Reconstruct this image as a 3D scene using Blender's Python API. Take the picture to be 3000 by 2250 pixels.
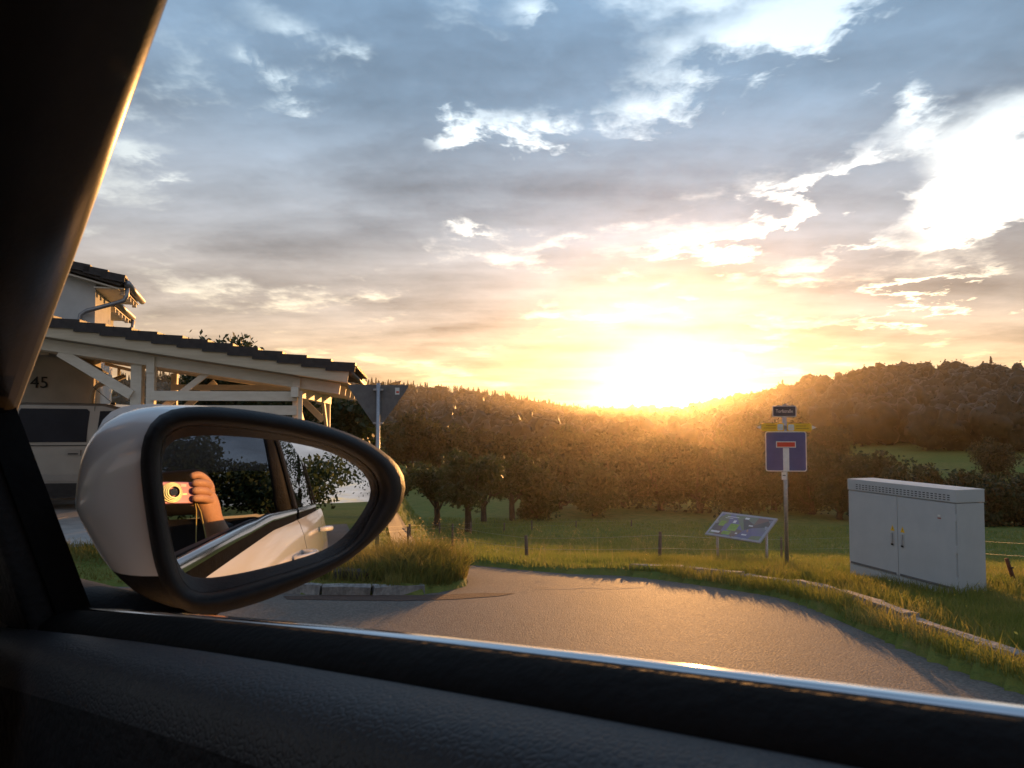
import bpy, bmesh, math, random
import numpy as np
from mathutils import Vector, Matrix

for o in list(bpy.data.objects):
    bpy.data.objects.remove(o, do_unlink=True)
sc = bpy.context.scene
COL = sc.collection
rng = np.random.default_rng(7)
random.seed(7)
R = math.radians

# ------------------------------------------------------------------ camera
CZ = 1.25                                   # lens height above the road
FPX, PW, PH = 2253.0, 3000.0, 2250.0        # focal length in photo pixels, photo size
PITCH = math.atan(107.0 / FPX)
cam_d = bpy.data.cameras.new('camera'); cam = bpy.data.objects.new('camera', cam_d); COL.objects.link(cam)
cam.location = (0, 0, CZ); cam.rotation_euler = (R(90) + PITCH, 0, 0)
cam_d.sensor_width = 36.0; cam_d.lens = 36.0 * FPX / PW
cam_d.clip_start = 0.003; cam_d.clip_end = 6000
cam_d.dof.use_dof = True; cam_d.dof.focus_distance = 3.0; cam_d.dof.aperture_fstop = 26.0
sc.camera = cam

# ------------------------------------------------------------------ sun, exposure
SUN_AZ, SUN_EL = R(11.9), R(3.1)            # azimuth to the right of +Y
sun_dir = Vector((math.sin(SUN_AZ) * math.cos(SUN_EL), math.cos(SUN_AZ) * math.cos(SUN_EL), math.sin(SUN_EL)))
sun_d = bpy.data.lights.new('sun', 'SUN'); sun = bpy.data.objects.new('sun', sun_d); COL.objects.link(sun)
sun_d.energy = 5.0; sun_d.angle = R(0.53); sun_d.color = (1.0, 0.47, 0.14)
sun.location = sun_dir * 50
sun.rotation_euler = (-sun_dir).to_track_quat('-Z', 'Y').to_euler()

vs = sc.view_settings
vs.view_transform = 'Standard'; vs.look = 'None'; vs.gamma = 1.0; vs.exposure = 0.42; vs.use_curve_mapping = False
sc.cycles.use_denoising = True
sc.cycles.max_bounces = 6; sc.cycles.diffuse_bounces = 3; sc.cycles.glossy_bounces = 4; sc.cycles.transparent_max_bounces = 12
sc.cycles.volume_bounces = 0
sc.cycles.sample_clamp_indirect = 6.0

# ------------------------------------------------------------------ world: Nishita sky under a broken cloud deck
world = bpy.data.worlds.new('World'); sc.world = world; world.use_nodes = True
WT = world.node_tree; WT.nodes.clear()

class E:
    """tiny expression wrapper over shader math nodes"""
    tree = None
    def __init__(s, v): s.v = v
    @staticmethod
    def m(op, *a, clamp=False):
        n = E.tree.nodes.new('ShaderNodeMath'); n.operation = op; n.use_clamp = clamp
        for i, x in enumerate(a):
            x = x.v if isinstance(x, E) else x
            if isinstance(x, (int, float)): n.inputs[i].default_value = x
            else: E.tree.links.new(x, n.inputs[i])
        return E(n.outputs[0])
    def __add__(s, o): return E.m('ADD', s, o)
    __radd__ = __add__
    def __sub__(s, o): return E.m('SUBTRACT', s, o)
    def __rsub__(s, o): return E.m('SUBTRACT', o, s)
    def __mul__(s, o): return E.m('MULTIPLY', s, o)
    __rmul__ = __mul__
    def __truediv__(s, o): return E.m('DIVIDE', s, o)
    def __rtruediv__(s, o): return E.m('DIVIDE', o, s)
    def exp(s): return E.m('EXPONENT', s)
    def sstep(s, a, b):
        n = E.tree.nodes.new('ShaderNodeMapRange'); n.interpolation_type = 'SMOOTHSTEP'
        E.tree.links.new(s.v, n.inputs[0]); n.inputs[1].default_value = a; n.inputs[2].default_value = b
        return E(n.outputs[0])

def vcomb(x, y, z):
    n = E.tree.nodes.new('ShaderNodeCombineXYZ')
    for i, q in enumerate((x, y, z)):
        if isinstance(q, E): E.tree.links.new(q.v, n.inputs[i])
        else: n.inputs[i].default_value = q
    return n.outputs[0]

def noise(vec, scale, detail=6, rough=0.55, dist=0.0, lac=2.0):
    n = E.tree.nodes.new('ShaderNodeTexNoise'); n.noise_dimensions = '2D'
    E.tree.links.new(vec, n.inputs['Vector'])
    n.inputs['Scale'].default_value = scale; n.inputs['Detail'].default_value = detail
    n.inputs['Roughness'].default_value = rough; n.inputs['Distortion'].default_value = dist
    n.inputs['Lacunarity'].default_value = lac
    return E(n.outputs['Fac'])

def cramp(fac, stops):
    n = E.tree.nodes.new('ShaderNodeValToRGB'); E.tree.links.new(fac.v, n.inputs[0])
    el = n.color_ramp.elements
    while len(el) > 1: el.remove(el[-1])
    el[0].position = stops[0][0]; el[0].color = (*stops[0][1], 1)
    for p, c in stops[1:]:
        e = el.new(p); e.color = (*c, 1)
    return n.outputs[0]

def cmix(fac, a, b, mode='MIX'):
    n = E.tree.nodes.new('ShaderNodeMix'); n.data_type = 'RGBA'; n.blend_type = mode; n.clamp_result = False
    for sock, q in ((n.inputs[0], fac), (n.inputs[6], a), (n.inputs[7], b)):
        if isinstance(q, E): E.tree.links.new(q.v, sock)
        elif isinstance(q, (int, float)): sock.default_value = q
        elif isinstance(q, tuple): sock.default_value = (*q, 1)
        else: E.tree.links.new(q, sock)
    return n.outputs[2]

def cscale(c, k):
    n = E.tree.nodes.new('ShaderNodeVectorMath'); n.operation = 'SCALE'
    if isinstance(c, tuple): n.inputs[0].default_value = c
    else: E.tree.links.new(c, n.inputs[0])
    if isinstance(k, E): E.tree.links.new(k.v, n.inputs['Scale'])
    else: n.inputs['Scale'].default_value = k
    return n.outputs[0]

def cadd(a, b):
    n = E.tree.nodes.new('ShaderNodeVectorMath'); n.operation = 'ADD'
    E.tree.links.new(a, n.inputs[0]); E.tree.links.new(b, n.inputs[1])
    return n.outputs[0]

def build_sky():
    E.tree = WT
    tc = WT.nodes.new('ShaderNodeTexCoord')
    sep = WT.nodes.new('ShaderNodeSeparateXYZ'); WT.links.new(tc.outputs['Generated'], sep.inputs[0])
    dx, dy, dz = (E(sep.outputs[i]) for i in range(3))
    dzc = E.m('MAXIMUM', dz, 0.0)
    az = E.m('ARCTAN2', dx, dy) * (180 / math.pi)
    el = E.m('ARCSINE', dzc) * (180 / math.pi)
    SE = R(1.6)                                               # where the disc stands over the saddle
    sd = (math.sin(SUN_AZ) * math.cos(SE), math.cos(SUN_AZ) * math.cos(SE), math.sin(SE))
    dt = WT.nodes.new('ShaderNodeVectorMath'); dt.operation = 'DOT_PRODUCT'
    WT.links.new(tc.outputs['Generated'], dt.inputs[0]); dt.inputs[1].default_value = sd
    th2 = E.m('MAXIMUM', 1.0 - E(dt.outputs['Value']), 0.0) * (2 * 57.2958 ** 2)     # squared angle to the sun, degrees
    # cloud deck coordinates: a flat layer seen in perspective
    k = 1.0 / (dzc + 0.12)
    px_, py_ = dx * k, dy * k
    n1 = noise(vcomb(px_, py_, 0.0), 1.25, 6, 0.60)
    nf = noise(vcomb(px_, py_ + n1 * 0.5, 0.0), 4.2, 5, 0.62)
    n3 = noise(vcomb(px_ * 0.7 + n1 * 0.6, py_ * 1.9, 0.0), 1.1, 4, 0.5)
    t = 0.78 + (n1 - 0.5) * 1.7 + (nf - 0.5) * 0.75
    # breaks and thick banks in the deck: centre, length, width, tilt, amount
    def pxd(px, py):
        a = math.atan((px - 1500) / FPX); return math.degrees(a), math.degrees(math.atan((1232 - py) / FPX * math.cos(a)))
    K = 57.3 / FPX
    wv = vcomb(az + (nf - 0.5) * 9.0 + (n1 - 0.5) * 8.0, el + (nf - 0.5) * -5.0 + (n3 - 0.5) * 5.0, 0.0)
    feats = SKY_FEATURES
    for (px, py, lo, sh, tilt, amt) in feats:
        a0, e0 = pxd(px, py)
        mp = WT.nodes.new('ShaderNodeMapping'); mp.vector_type = 'TEXTURE'
        WT.links.new(wv, mp.inputs[0])
        mp.inputs['Location'].default_value = (a0, e0, 0); mp.inputs['Rotation'].default_value = (0, 0, R(tilt))
        mp.inputs['Scale'].default_value = (lo * K * 1.75, sh * K * 1.75, 1)
        gr = WT.nodes.new('ShaderNodeTexGradient'); gr.gradient_type = 'QUADRATIC_SPHERE'
        WT.links.new(mp.outputs[0], gr.inputs[0])
        t = E.m('MULTIPLY_ADD', E(gr.outputs['Fac']), amt, t)
    cover = t.sstep(0.22, 0.72)
    # colours by height over the horizon, warmer towards the sun
    eln = el / 90.0
    side = th2.sstep(0.0, 95.0 ** 2)                          # 0 towards the sun, 1 away from it
    warm_c = cramp(eln, [(0.0, (.85, .52, .20)), (.035, (.74, .50, .28)), (.085, (.53, .44, .36)), (.15, (.345, .355, .375)), (.25, (.215, .31, .42)), (.42, (.18, .325, .51)), (1.0, (.16, .29, .47))])
    cool_c = cramp(eln, [(0.0, (.52, .45, .41)), (.06, (.45, .42, .41)), (.2, (.34, .37, .43)), (.5, (.27, .35, .48)), (1.0, (.23, .31, .45))])
    cloud = cmix(side, warm_c, cool_c)
    shade = 1.0 + (n3 - 0.5) * 1.2 + (n1 - 0.5) * -0.75 + (nf - 0.5) * 0.38
    bright = 0.88 + (th2 * (-1.0 / (22.0 * 22.0))).exp() * 0.40
    cloud = cscale(cloud, shade * bright)
    sky = WT.nodes.new('ShaderNodeTexSky'); sky.sky_type = 'NISHITA'; sky.sun_disc = False
    sky.sun_elevation = SUN_EL; sky.sun_rotation = SUN_AZ; sky.dust_density = 2.0; sky.altitude = 400
    clear = cramp(eln, [(0.0, (1.5, .95, .42)), (.06, (1.35, 1.05, .66)), (.13, (1.05, 1.02, .95)), (.25, (.80, .98, 1.10)), (.42, (.55, .80, 1.05)), (1.0, (.35, .55, .85))])
    clear_b = cscale(clear, 0.45 + (th2 * (-1.0 / (30.0 * 30.0))).exp() * 0.70)
    gap = cadd(clear_b, cscale(sky.outputs[0], 0.05))
    col = cmix(cover, gap, cloud)
    # glow of the low sun through the air
    g1 = (th2 * (-1.0 / (0.8 * 0.8))).exp() * 30.0
    eg = (el - 2.0); ag = (az - math.degrees(SUN_AZ))
    eg2, ag2 = eg * eg, ag * ag
    q2 = eg2 * (1 / 3.3 ** 2) + ag2 * (1 / 6.0 ** 2)
    q3 = eg2 * (1 / 6.5 ** 2) + ag2 * (1 / 15.0 ** 2)
    wr = dy.sstep(-0.1, 0.3)
    col = cadd(col, cscale((1.0, .86, .55), g1))
    col = cadd(col, cscale((1.0, .80, .42), (q2 * -1.0).exp() * 0.30 * wr))
    col = cadd(col, cscale((1.0, .68, .32), (q3 * -1.0).exp() * 0.16 * wr))
    under = dz.sstep(-0.05, 0.0)                              # below the horizon: dim ground tone
    col = cmix(under, (.05, .045, .03), col)
    bg = WT.nodes.new('ShaderNodeBackground'); WT.links.new(col, bg.inputs[0]); bg.inputs[1].default_value = 1.0
    out = WT.nodes.new('ShaderNodeOutputWorld'); WT.links.new(bg.outputs[0], out.inputs[0])

SKY_FEATURES = [
    (2960, 480, 300, 200, 50, -1.0), (2300, 100, 300, 85, 6, -.75), (2720, 260, 150, 85, 60, -.6),
    (2250, 610, 270, 40, 32, -.75), (2020, 690, 200, 30, 12, -.45), (1420, 385, 190, 75, 14, -1.35),
    (345, 425, 100, 40, -6, -.6), (2720, 880, 330, 24, 13, -.6), (2880, 640, 240, 40, 24, -.5),
    (820, 40, 170, 60, -10, -.5), (1540, 20, 90, 50, 0, -.5), (720, 190, 50, 80, 40, -.4), (1320, 640, 40, 45, 0, -.45),
    (2480, 720, 110, 30, 20, -.3),
    (2050, 400, 420, 140, 18, .8), (2540, 170, 150, 85, 20, .75), (2780, 60, 80, 130, 0, .6),
    (900, 420, 520, 130, 0, .35), (2540, 580, 190, 80, 25, .6), (2750, 730, 260, 45, 15, .4), (1600, 150, 220, 130, 0, .35)]
build_sky()
world.cycles.sampling_method = "MANUAL"; world.cycles.sample_map_resolution = 512

# ------------------------------------------------------------------ terrain shape
def smooth(x, a, b):
    t = np.clip((np.asarray(x, float) - a) / (b - a), 0, 1); return t * t * (3 - 2 * t)
_py = np.array([-400, -120, -60, -30, -8, 0, 5, 8, 11, 12.5, 16, 20, 30, 40, 54, 70, 90, 120, 160, 240, 900.])
_pz = np.array([16, 7.5, 4.0, 1.9, .45, 0, -.36, -.60, -.90, -1.10, -1.66, -2.35, -3.75, -4.8, -5.95, -6.5, -6.6, -6.0, -4.5, -2.0, -2.0])
_ty = np.linspace(-400, 900, 5201)
_tz = np.interp(_ty, _py, _pz)
_kw = np.hanning(17); _kw /= _kw.sum()
_tz = np.convolve(np.pad(_tz, 8, mode='edge'), _kw, 'valid')
# skyline: photo column, tree-top row, distance of the ridge
_rid = np.array([(-2200, 1080, 520), (0, 1078, 520), (600, 1085, 540), (1000, 1098, 560), (1200, 1112, 580), (1400, 1134, 600), (1600, 1168, 640), (1700, 1184, 660),
                 (1760, 1187, 660), (1850, 1183, 560), (1975, 1178, 470), (2060, 1168, 430), (2150, 1146, 400), (2250, 1122, 380), (2350, 1098, 360), (2450, 1078, 345), (2600, 1054, 330),
                 (2800, 1044, 310), (3000, 1042, 300), (3600, 1040, 290), (5600, 1060, 280)], float)
_raz = np.degrees(np.arctan((_rid[:, 0] - 1500) / FPX))
_rel = (1232 - _rid[:, 1]) / FPX * np.cos(np.radians(_raz))
TREE_H = 13.0
def ridge(azd):
    D = np.interp(azd, _raz, _rid[:, 2]); s = np.interp(azd, _raz, _rel)
    return D, s * D + CZ - TREE_H
def H(x, y):
    x = np.asarray(x, float); y = np.asarray(y, float)
    z = np.interp(y, _ty, _tz)
    z = z - .022 * np.clip(x, 0, 14) * (1 - smooth(y, 40, 70)) - .03 * np.clip(x, -3, 0)
    w = smooth(-x, 2.9, 4.6) * smooth(y, 7.2, 9.5) * (1 - smooth(y, 24, 40)) * (1 - smooth(-x, 40, 60))
    z = z * (1 - w) + (-.42 - .006 * y) * w
    r = np.hypot(x, y); azd = np.degrees(np.arctan2(x, y))
    D, zr = ridge(np.clip(azd, -60, 60))
    front = smooth(np.cos(np.radians(azd)), 0.1, 0.5)
    t = np.clip((r - 105) / (D - 105), 0, 1.6)
    zh = -6.5 + (zr + 6.5) * np.where(t < 1, t ** 1.25, 1 - .25 * (t - 1) ** 1.0)
    wf = smooth(r, 70, 150) * front
    return z * (1 - wf) + zh * wf
def Hs(x, y): return float(H(x, y))
CP, SP = math.cos(PITCH), math.sin(PITCH)
def ray(px, py):
    a = (px - PW / 2) / FPX; b = (PH / 2 - py) / FPX
    return np.array([a, CP - b * SP, SP + b * CP])          # world direction with unit depth along the optical axis
def at(px, py, Y):
    d = ray(px, py); return d * (Y / d[1]) + np.array([0, 0, CZ])
def hit(px, py, y0=1.5, y1=200):
    d = ray(px, py); d = d / d[1]
    ys = np.concatenate([np.arange(y0, 30, .02), np.arange(30, y1, .1)])
    zz = CZ + d[2] * ys - H(d[0] * ys, ys)
    i = int(np.argmax(zz < 0)); yy = ys[i]
    return np.array([d[0] * yy, yy, Hs(d[0] * yy, yy)])

# ------------------------------------------------------------------ materials
MATS = {}
def PM(name, c1, c2=None, scale=6.0, rough=.6, bump=0.0, bscale=None, spec=.3, metal=0.0, coat=0.0, rvar=0.0, detail=5, trans=0.0, stretch=None, bdist=.01):
    """principled material with noise-driven colour, roughness and relief"""
    if name in MATS: return MATS[name]
    m = bpy.data.materials.new(name); m.use_nodes = True; T = m.node_tree; E.tree = T
    b = T.nodes['Principled BSDF']; out = T.nodes['Material Output']
    if c2 is None: c2 = tuple(min(1, v * 1.25 + .004) for v in c1)
    tc = T.nodes.new('ShaderNodeTexCoord'); vec = tc.outputs['Object']
    if stretch:
        mp = T.nodes.new('ShaderNodeMapping'); mp.inputs['Scale'].default_value = stretch
        T.links.new(vec, mp.inputs[0]); vec = mp.outputs[0]
    n = T.nodes.new('ShaderNodeTexNoise'); T.links.new(vec, n.inputs['Vector'])
    n.inputs['Scale'].default_value = scale; n.inputs['Detail'].default_value = detail; n.inputs['Roughness'].default_value = .6
    f = E(n.outputs['Fac']).sstep(.3, .7)
    T.links.new(cmix(f, c1, c2), b.inputs['Base Color'])
    b.inputs['Roughness'].default_value = rough; b.inputs['Metallic'].default_value = metal
    b.inputs['Specular IOR Level'].default_value = spec; b.inputs['Coat Weight'].default_value = coat
    b.inputs['Coat Roughness'].default_value = .06
    if rvar:
        T.links.new((f * rvar + (rough - rvar / 2)).v, b.inputs['Roughness'])
    if bump:
        n2 = T.nodes.new('ShaderNodeTexNoise'); T.links.new(vec, n2.inputs['Vector'])
        n2.inputs['Scale'].default_value = bscale or scale * 6; n2.inputs['Detail'].default_value = 4
        bp = T.nodes.new('ShaderNodeBump'); bp.inputs['Strength'].default_value = bump; bp.inputs['Distance'].default_value = bdist
        T.links.new(n2.outputs['Fac'], bp.inputs['Height']); T.links.new(bp.outputs[0], b.inputs['Normal'])
    if trans:
        tr = T.nodes.new('ShaderNodeBsdfTranslucent'); T.links.new(cscale(cmix(f, c1, c2), 1.3), tr.inputs[0])
        mx = T.nodes.new('ShaderNodeMixShader'); mx.inputs[0].default_value = trans
        T.links.new(b.outputs[0], mx.inputs[1]); T.links.new(tr.outputs[0], mx.inputs[2]); T.links.new(mx.outputs[0], out.inputs[0])
    MATS[name] = m
    return m

def foliage_mat(name, cols, trans=.3, scale=.25, rough=.55, rnd=True):
    """leaf colour from a large noise plus per-leaf hash, with light shining through"""
    if name in MATS: return MATS[name]
    m = bpy.data.materials.new(name); m.use_nodes = True; T = m.node_tree; E.tree = T
    b = T.nodes['Principled BSDF']; out = T.nodes['Material Output']
    geo = T.nodes.new('ShaderNodeNewGeometry'); tc = T.nodes.new('ShaderNodeTexCoord')
    n = T.nodes.new('ShaderNodeTexNoise'); T.links.new(tc.outputs['Object'], n.inputs['Vector'])
    n.inputs['Scale'].default_value = scale; n.inputs['Detail'].default_value = 3
    f = E(n.outputs['Fac']).sstep(.3, .7) * .6 + E(geo.outputs['Random Per Island']) * .4
    c = cramp(f, [(i / (len(cols) - 1), q) for i, q in enumerate(cols)])
    T.links.new(c, b.inputs['Base Color']); b.inputs['Roughness'].default_value = rough; b.inputs['Specular IOR Level'].default_value = .25
    tr = T.nodes.new('ShaderNodeBsdfTranslucent'); T.links.new(cscale(c, 1.5), tr.inputs[0])
    mx = T.nodes.new('ShaderNodeMixShader'); mx.inputs[0].default_value = trans
    T.links.new(b.outputs[0], mx.inputs[1]); T.links.new(tr.outputs[0], mx.inputs[2]); T.links.new(mx.outputs[0], out.inputs[0])
    MATS[name] = m
    return m

def glass_mat(name, tint=(.9, .95, .93), ior=1.5, dark=1.0):
    """thin pane: mirror reflection by Fresnel over see-through tint"""
    if name in MATS: return MATS[name]
    m = bpy.data.materials.new(name); m.use_nodes = True; T = m.node_tree; E.tree = T
    T.nodes.remove(T.nodes['Principled BSDF']); out = T.nodes['Material Output']
    geo = T.nodes.new('ShaderNodeNewGeometry'); dp = T.nodes.new('ShaderNodeVectorMath'); dp.operation = 'DOT_PRODUCT'
    T.links.new(geo.outputs['Incoming'], dp.inputs[0]); T.links.new(geo.outputs['Normal'], dp.inputs[1])
    f0 = ((ior - 1) / (ior + 1)) ** 2
    frs = E.m('POWER', 1.0 - E.m('MINIMUM', E.m('ABSOLUTE', E(dp.outputs['Value'])), 1.0), 5.0) * (1 - f0) + f0     # Schlick, same from both sides
    tp = T.nodes.new('ShaderNodeBsdfTransparent'); tp.inputs[0].default_value = (*[v * dark for v in tint], 1)
    gl = T.nodes.new('ShaderNodeBsdfGlossy'); gl.inputs['Roughness'].default_value = 0.0
    n = T.nodes.new('ShaderNodeTexNoise'); n.inputs['Scale'].default_value = 3.0
    tc = T.nodes.new('ShaderNodeTexCoord'); T.links.new(tc.outputs['Object'], n.inputs['Vector'])
    f2 = E.m('MINIMUM', frs * (E(n.outputs['Fac']) * .1 + 1.55), 1.0)      # two faces of the pane
    mx = T.nodes.new('ShaderNodeMixShader'); T.links.new(f2.v, mx.inputs[0])
    T.links.new(tp.outputs[0], mx.inputs[1]); T.links.new(gl.outputs[0], mx.inputs[2]); T.links.new(mx.outputs[0], out.inputs[0])
    MATS[name] = m
    return m

# ------------------------------------------------------------------ mesh helpers
def link(o): COL.objects.link(o); return o
class MB:
    def __init__(s): s.v, s.f = [], []
    def add(s, vs_, fs):
        k = len(s.v); s.v += [tuple(map(float, p)) for p in vs_]; s.f += [tuple(i + k for i in f) for f in fs]; return s
    def box(s, c, size, M=None):
        cx, cy, cz = c; x, y, z = (q / 2 for q in size)
        p = [(-x, -y, -z), (x, -y, -z), (x, y, -z), (-x, y, -z), (-x, -y, z), (x, -y, z), (x, y, z), (-x, y, z)]
        if M is not None: p = [tuple(M @ Vector(q)) for q in p]
        return s.add([(a + cx, b + cy, d + cz) for a, b, d in p], [(0, 3, 2, 1), (4, 5, 6, 7), (0, 1, 5, 4), (1, 2, 6, 5), (2, 3, 7, 6), (3, 0, 4, 7)])
    def bar(s, p0, p1, w, h, up=(0, 0, 1)):
        """rectangular beam from p0 to p1; w across, h along 'up'"""
        p0, p1 = Vector(p0), Vector(p1); d = (p1 - p0).normalized(); up = Vector(up)
        a = d.cross(up)
        if a.length < 1e-4: a = d.cross(Vector((0, 1, 0)))
        a.normalize(); b = a.cross(d).normalized()
        q = []
        for p in (p0, p1):
            for i, j in ((-1, -1), (1, -1), (1, 1), (-1, 1)): q.append(tuple(p + a * (i * w / 2) + b * (j * h / 2)))
        return s.add(q, [(0, 1, 2, 3), (7, 6, 5, 4), (0, 4, 5, 1), (1, 5, 6, 2), (2, 6, 7, 3), (3, 7, 4, 0)])
    def tube(s, pts, rad, n=10, cap=True):
        pts = [Vector(p) for p in pts]; rr = rad if isinstance(rad, (list, tuple)) else [rad] * len(pts)
        rings = []; a = None
        for i, p in enumerate(pts):
            d = (pts[min(i + 1, len(pts) - 1)] - pts[max(i - 1, 0)]).normalized()
            if a is None: a = d.orthogonal().normalized()
            a = (a - d * a.dot(d)).normalized(); b = d.cross(a)
            rings.append([p + (a * math.cos(2 * math.pi * k / n) + b * math.sin(2 * math.pi * k / n)) * rr[i] for k in range(n)])
        return s.loft(rings, True, cap)
    def loft(s, rings, closed=True, cap=False):
        n = len(rings[0]); vs_ = [tuple(p) for r in rings for p in r]; fs = []
        for i in range(len(rings) - 1):
            for j in range(n if closed else n - 1):
                k = (j + 1) % n; fs.append((i * n + j, i * n + k, (i + 1) * n + k, (i + 1) * n + j))
        if cap: fs.append(tuple(range(n - 1, -1, -1))); fs.append(tuple((len(rings) - 1) * n + j for j in range(n)))
        return s.add(vs_, fs)
    def prism(s, poly, h, M=None):
        """polygon in XY extruded by h along Z, then placed by M"""
        n = len(poly); p = [(x, y, 0) for x, y in poly] + [(x, y, h) for x, y in poly]
        if M is not None: p = [tuple(M @ Vector(q)) for q in p]
        return s.add(p, [tuple(range(n - 1, -1, -1)), tuple(range(n, 2 * n))] + [(i, (i + 1) % n, n + (i + 1) % n, n + i) for i in range(n)])
    def mesh(s, name):
        me = bpy.data.meshes.new(name); me.from_pydata(s.v, [], s.f); me.update(); return me
    def build(s, name, mat, parent=None, org=None, smooth_=False, bevel=0.0, fix=True):
        if org is not None: s.v = [(a - org[0], b - org[1], c - org[2]) for a, b, c in s.v]
        me = s.mesh(name)
        if fix:
            bm = bmesh.new(); bm.from_mesh(me); bmesh.ops.recalc_face_normals(bm, faces=bm.faces); bm.to_mesh(me); bm.free()
        o = link(bpy.data.objects.new(name, me)); me.materials.append(mat)
        if parent is not None: o.parent = parent
        if smooth_: me.polygons.foreach_set('use_smooth', [True] * len(me.polygons))
        if bevel:
            md = o.modifiers.new('bevel', 'BEVEL'); md.width = bevel; md.segments = 2; md.limit_method = 'ANGLE'; md.angle_limit = R(35)
            me.polygons.foreach_set('use_smooth', [True] * len(me.polygons))
            wn = o.modifiers.new('wn', 'WEIGHTED_NORMAL')
        return o
def tag(o, label=None, cat=None, group=None, kind=None):
    if label: o['label'] = label
    if cat: o['category'] = cat
    if group: o['group'] = group
    if kind: o['kind'] = kind
    return o
def empty(name, loc=(0, 0, 0), rz=0.0, rot=None):
    o = link(bpy.data.objects.new(name, None)); o.location = loc
    o.rotation_euler = rot if rot is not None else (0, 0, rz); o.empty_display_size = .2
    return o
def piece(name, me, mat, parent, loc=(0, 0, 0), rot=(0, 0, 0), scale=(1, 1, 1)):
    """object sharing mesh data 'me'"""
    o = link(bpy.data.objects.new(name, me)); o.parent = parent; o.location = loc; o.rotation_euler = rot; o.scale = scale
    if not me.materials: me.materials.append(mat)
    return o
def np_mesh(name, V, F, mat, parent=None, loops=3):
    """big triangle/quad soup from numpy arrays"""
    me = bpy.data.meshes.new(name); V = np.asarray(V, np.float32); F = np.asarray(F, np.int32)
    me.vertices.add(len(V)); me.vertices.foreach_set('co', V.ravel())
    k = F.shape[1]; me.loops.add(F.size); me.loops.foreach_set('vertex_index', F.ravel())
    me.polygons.add(len(F)); me.polygons.foreach_set('loop_start', np.arange(0, F.size, k, dtype=np.int32))
    me.polygons.foreach_set('loop_total', np.full(len(F), k, np.int32))
    me.update(calc_edges=True); me.validate()
    o = link(bpy.data.objects.new(name, me)); me.materials.append(mat)
    if parent is not None: o.parent = parent
    return o
def text_mesh(txt, size, mat, parent, loc, rot, name='lettering', depth=.001, align='CENTER', sx=1.0):
    cu = bpy.data.curves.new('txt', 'FONT'); cu.body = txt; cu.size = size; cu.extrude = depth; cu.align_x = align; cu.align_y = 'CENTER'
    cu.resolution_u = 3
    to = link(bpy.data.objects.new('txt', cu)); bpy.context.view_layer.update()
    me = bpy.data.meshes.new_from_object(to.evaluated_get(bpy.context.evaluated_depsgraph_get()))
    bpy.data.objects.remove(to, do_unlink=True); bpy.data.curves.remove(cu)
    me.name = name; me.materials.clear(); me.materials.append(mat)
    o = link(bpy.data.objects.new(name, me)); o.parent = parent; o.location = loc; o.rotation_euler = rot; o.scale = (sx, 1, 1)
    return o

# ------------------------------------------------------------------ ground, road, kerbs
def in_poly(x, y, poly):
    x = np.asarray(x); y = np.asarray(y); c = np.zeros(x.shape, bool); n = len(poly)
    for i in range(n):
        x1, y1 = poly[i]; x2, y2 = poly[(i + 1) % n]
        k = ((y1 > y) != (y2 > y)) & (x < (x2 - x1) * (y - y1) / (y2 - y1 + 1e-12) + x1); c ^= k
    return c
def curve_pts(P, n):
    """Catmull-Rom through plan points"""
    P = np.asarray(P, float); Q = np.vstack([2 * P[0] - P[1], P, 2 * P[-1] - P[-2]]); out = []
    for i in range(1, len(Q) - 2):
        for t in np.linspace(0, 1, n, endpoint=False):
            p0, p1, p2, p3 = Q[i - 1:i + 3]
            out.append(.5 * ((2 * p1) + (-p0 + p2) * t + (2 * p0 - 5 * p1 + 4 * p2 - p3) * t ** 2 + (-p0 + 3 * p1 - 3 * p2 + p3) * t ** 3))
    out.append(P[-1]); return np.array(out)
right_edge = curve_pts([hit(*p)[:2] for p in ((1370, 1655), (1500, 1667), (1650, 1680), (1830, 1688), (2000, 1708), (2150, 1730), (2307, 1759), (2483, 1830), (2653, 1905))] + [(3.05, 5.2), (3.2, 4.2), (3.7, 2.2), (4.6, 0), (6.5, -3.5), (11, -9), (18, -16)], 5)
isl = curve_pts([(-1.9, 8.06), (-1.2, 8.22), (-.82, 8.5), (-.56, 9.2), (-.62, 10.2), (-1.0, 11.4), (-1.5, 13.5), (-2.3, 17), (-4.2, 25)], 4)
ROAD = [tuple(p) for p in right_edge] + [(13, -17), (4, -9), (-2, -5.5), (-10, -4.5), (-22, -3), (-24, 3.5), (-14, 6.6), (-9, 7.7), (-5.5, 8.35), (-3.5, 8.3), (-2.6, 8.12)] + [tuple(p) for p in isl] + [(-3.1, 26), (-1.5, 18)]
def rmask(x, y): return in_poly(x, y, ROAD)

def near_rel(x, y):
    """small bumps of the verges"""
    return .03 * np.sin(x * 2.1 + y * 1.3) * np.sin(y * 1.7 - x * .6) + .018 * np.sin(x * 5.3 + 1) * np.sin(y * 4.7)
GRASS_LIFT = .07
def HG(x, y):
    """visible ground surface: verge above the road, dropped below the asphalt"""
    x = np.asarray(x, float); y = np.asarray(y, float); h = H(x, y)
    m = rmask(x, y); r = np.hypot(x, y)
    g = h + GRASS_LIFT + near_rel(x, y) * smooth(r, 4, 7) * (1 - smooth(r, 60, 90)) + np.sin(x * .21 + y * .13) * np.sin(y * .17) * .12 * smooth(r, 18, 35) * (1 - smooth(r, 50, 90))
    return np.where(m, h - .12, g)

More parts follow.
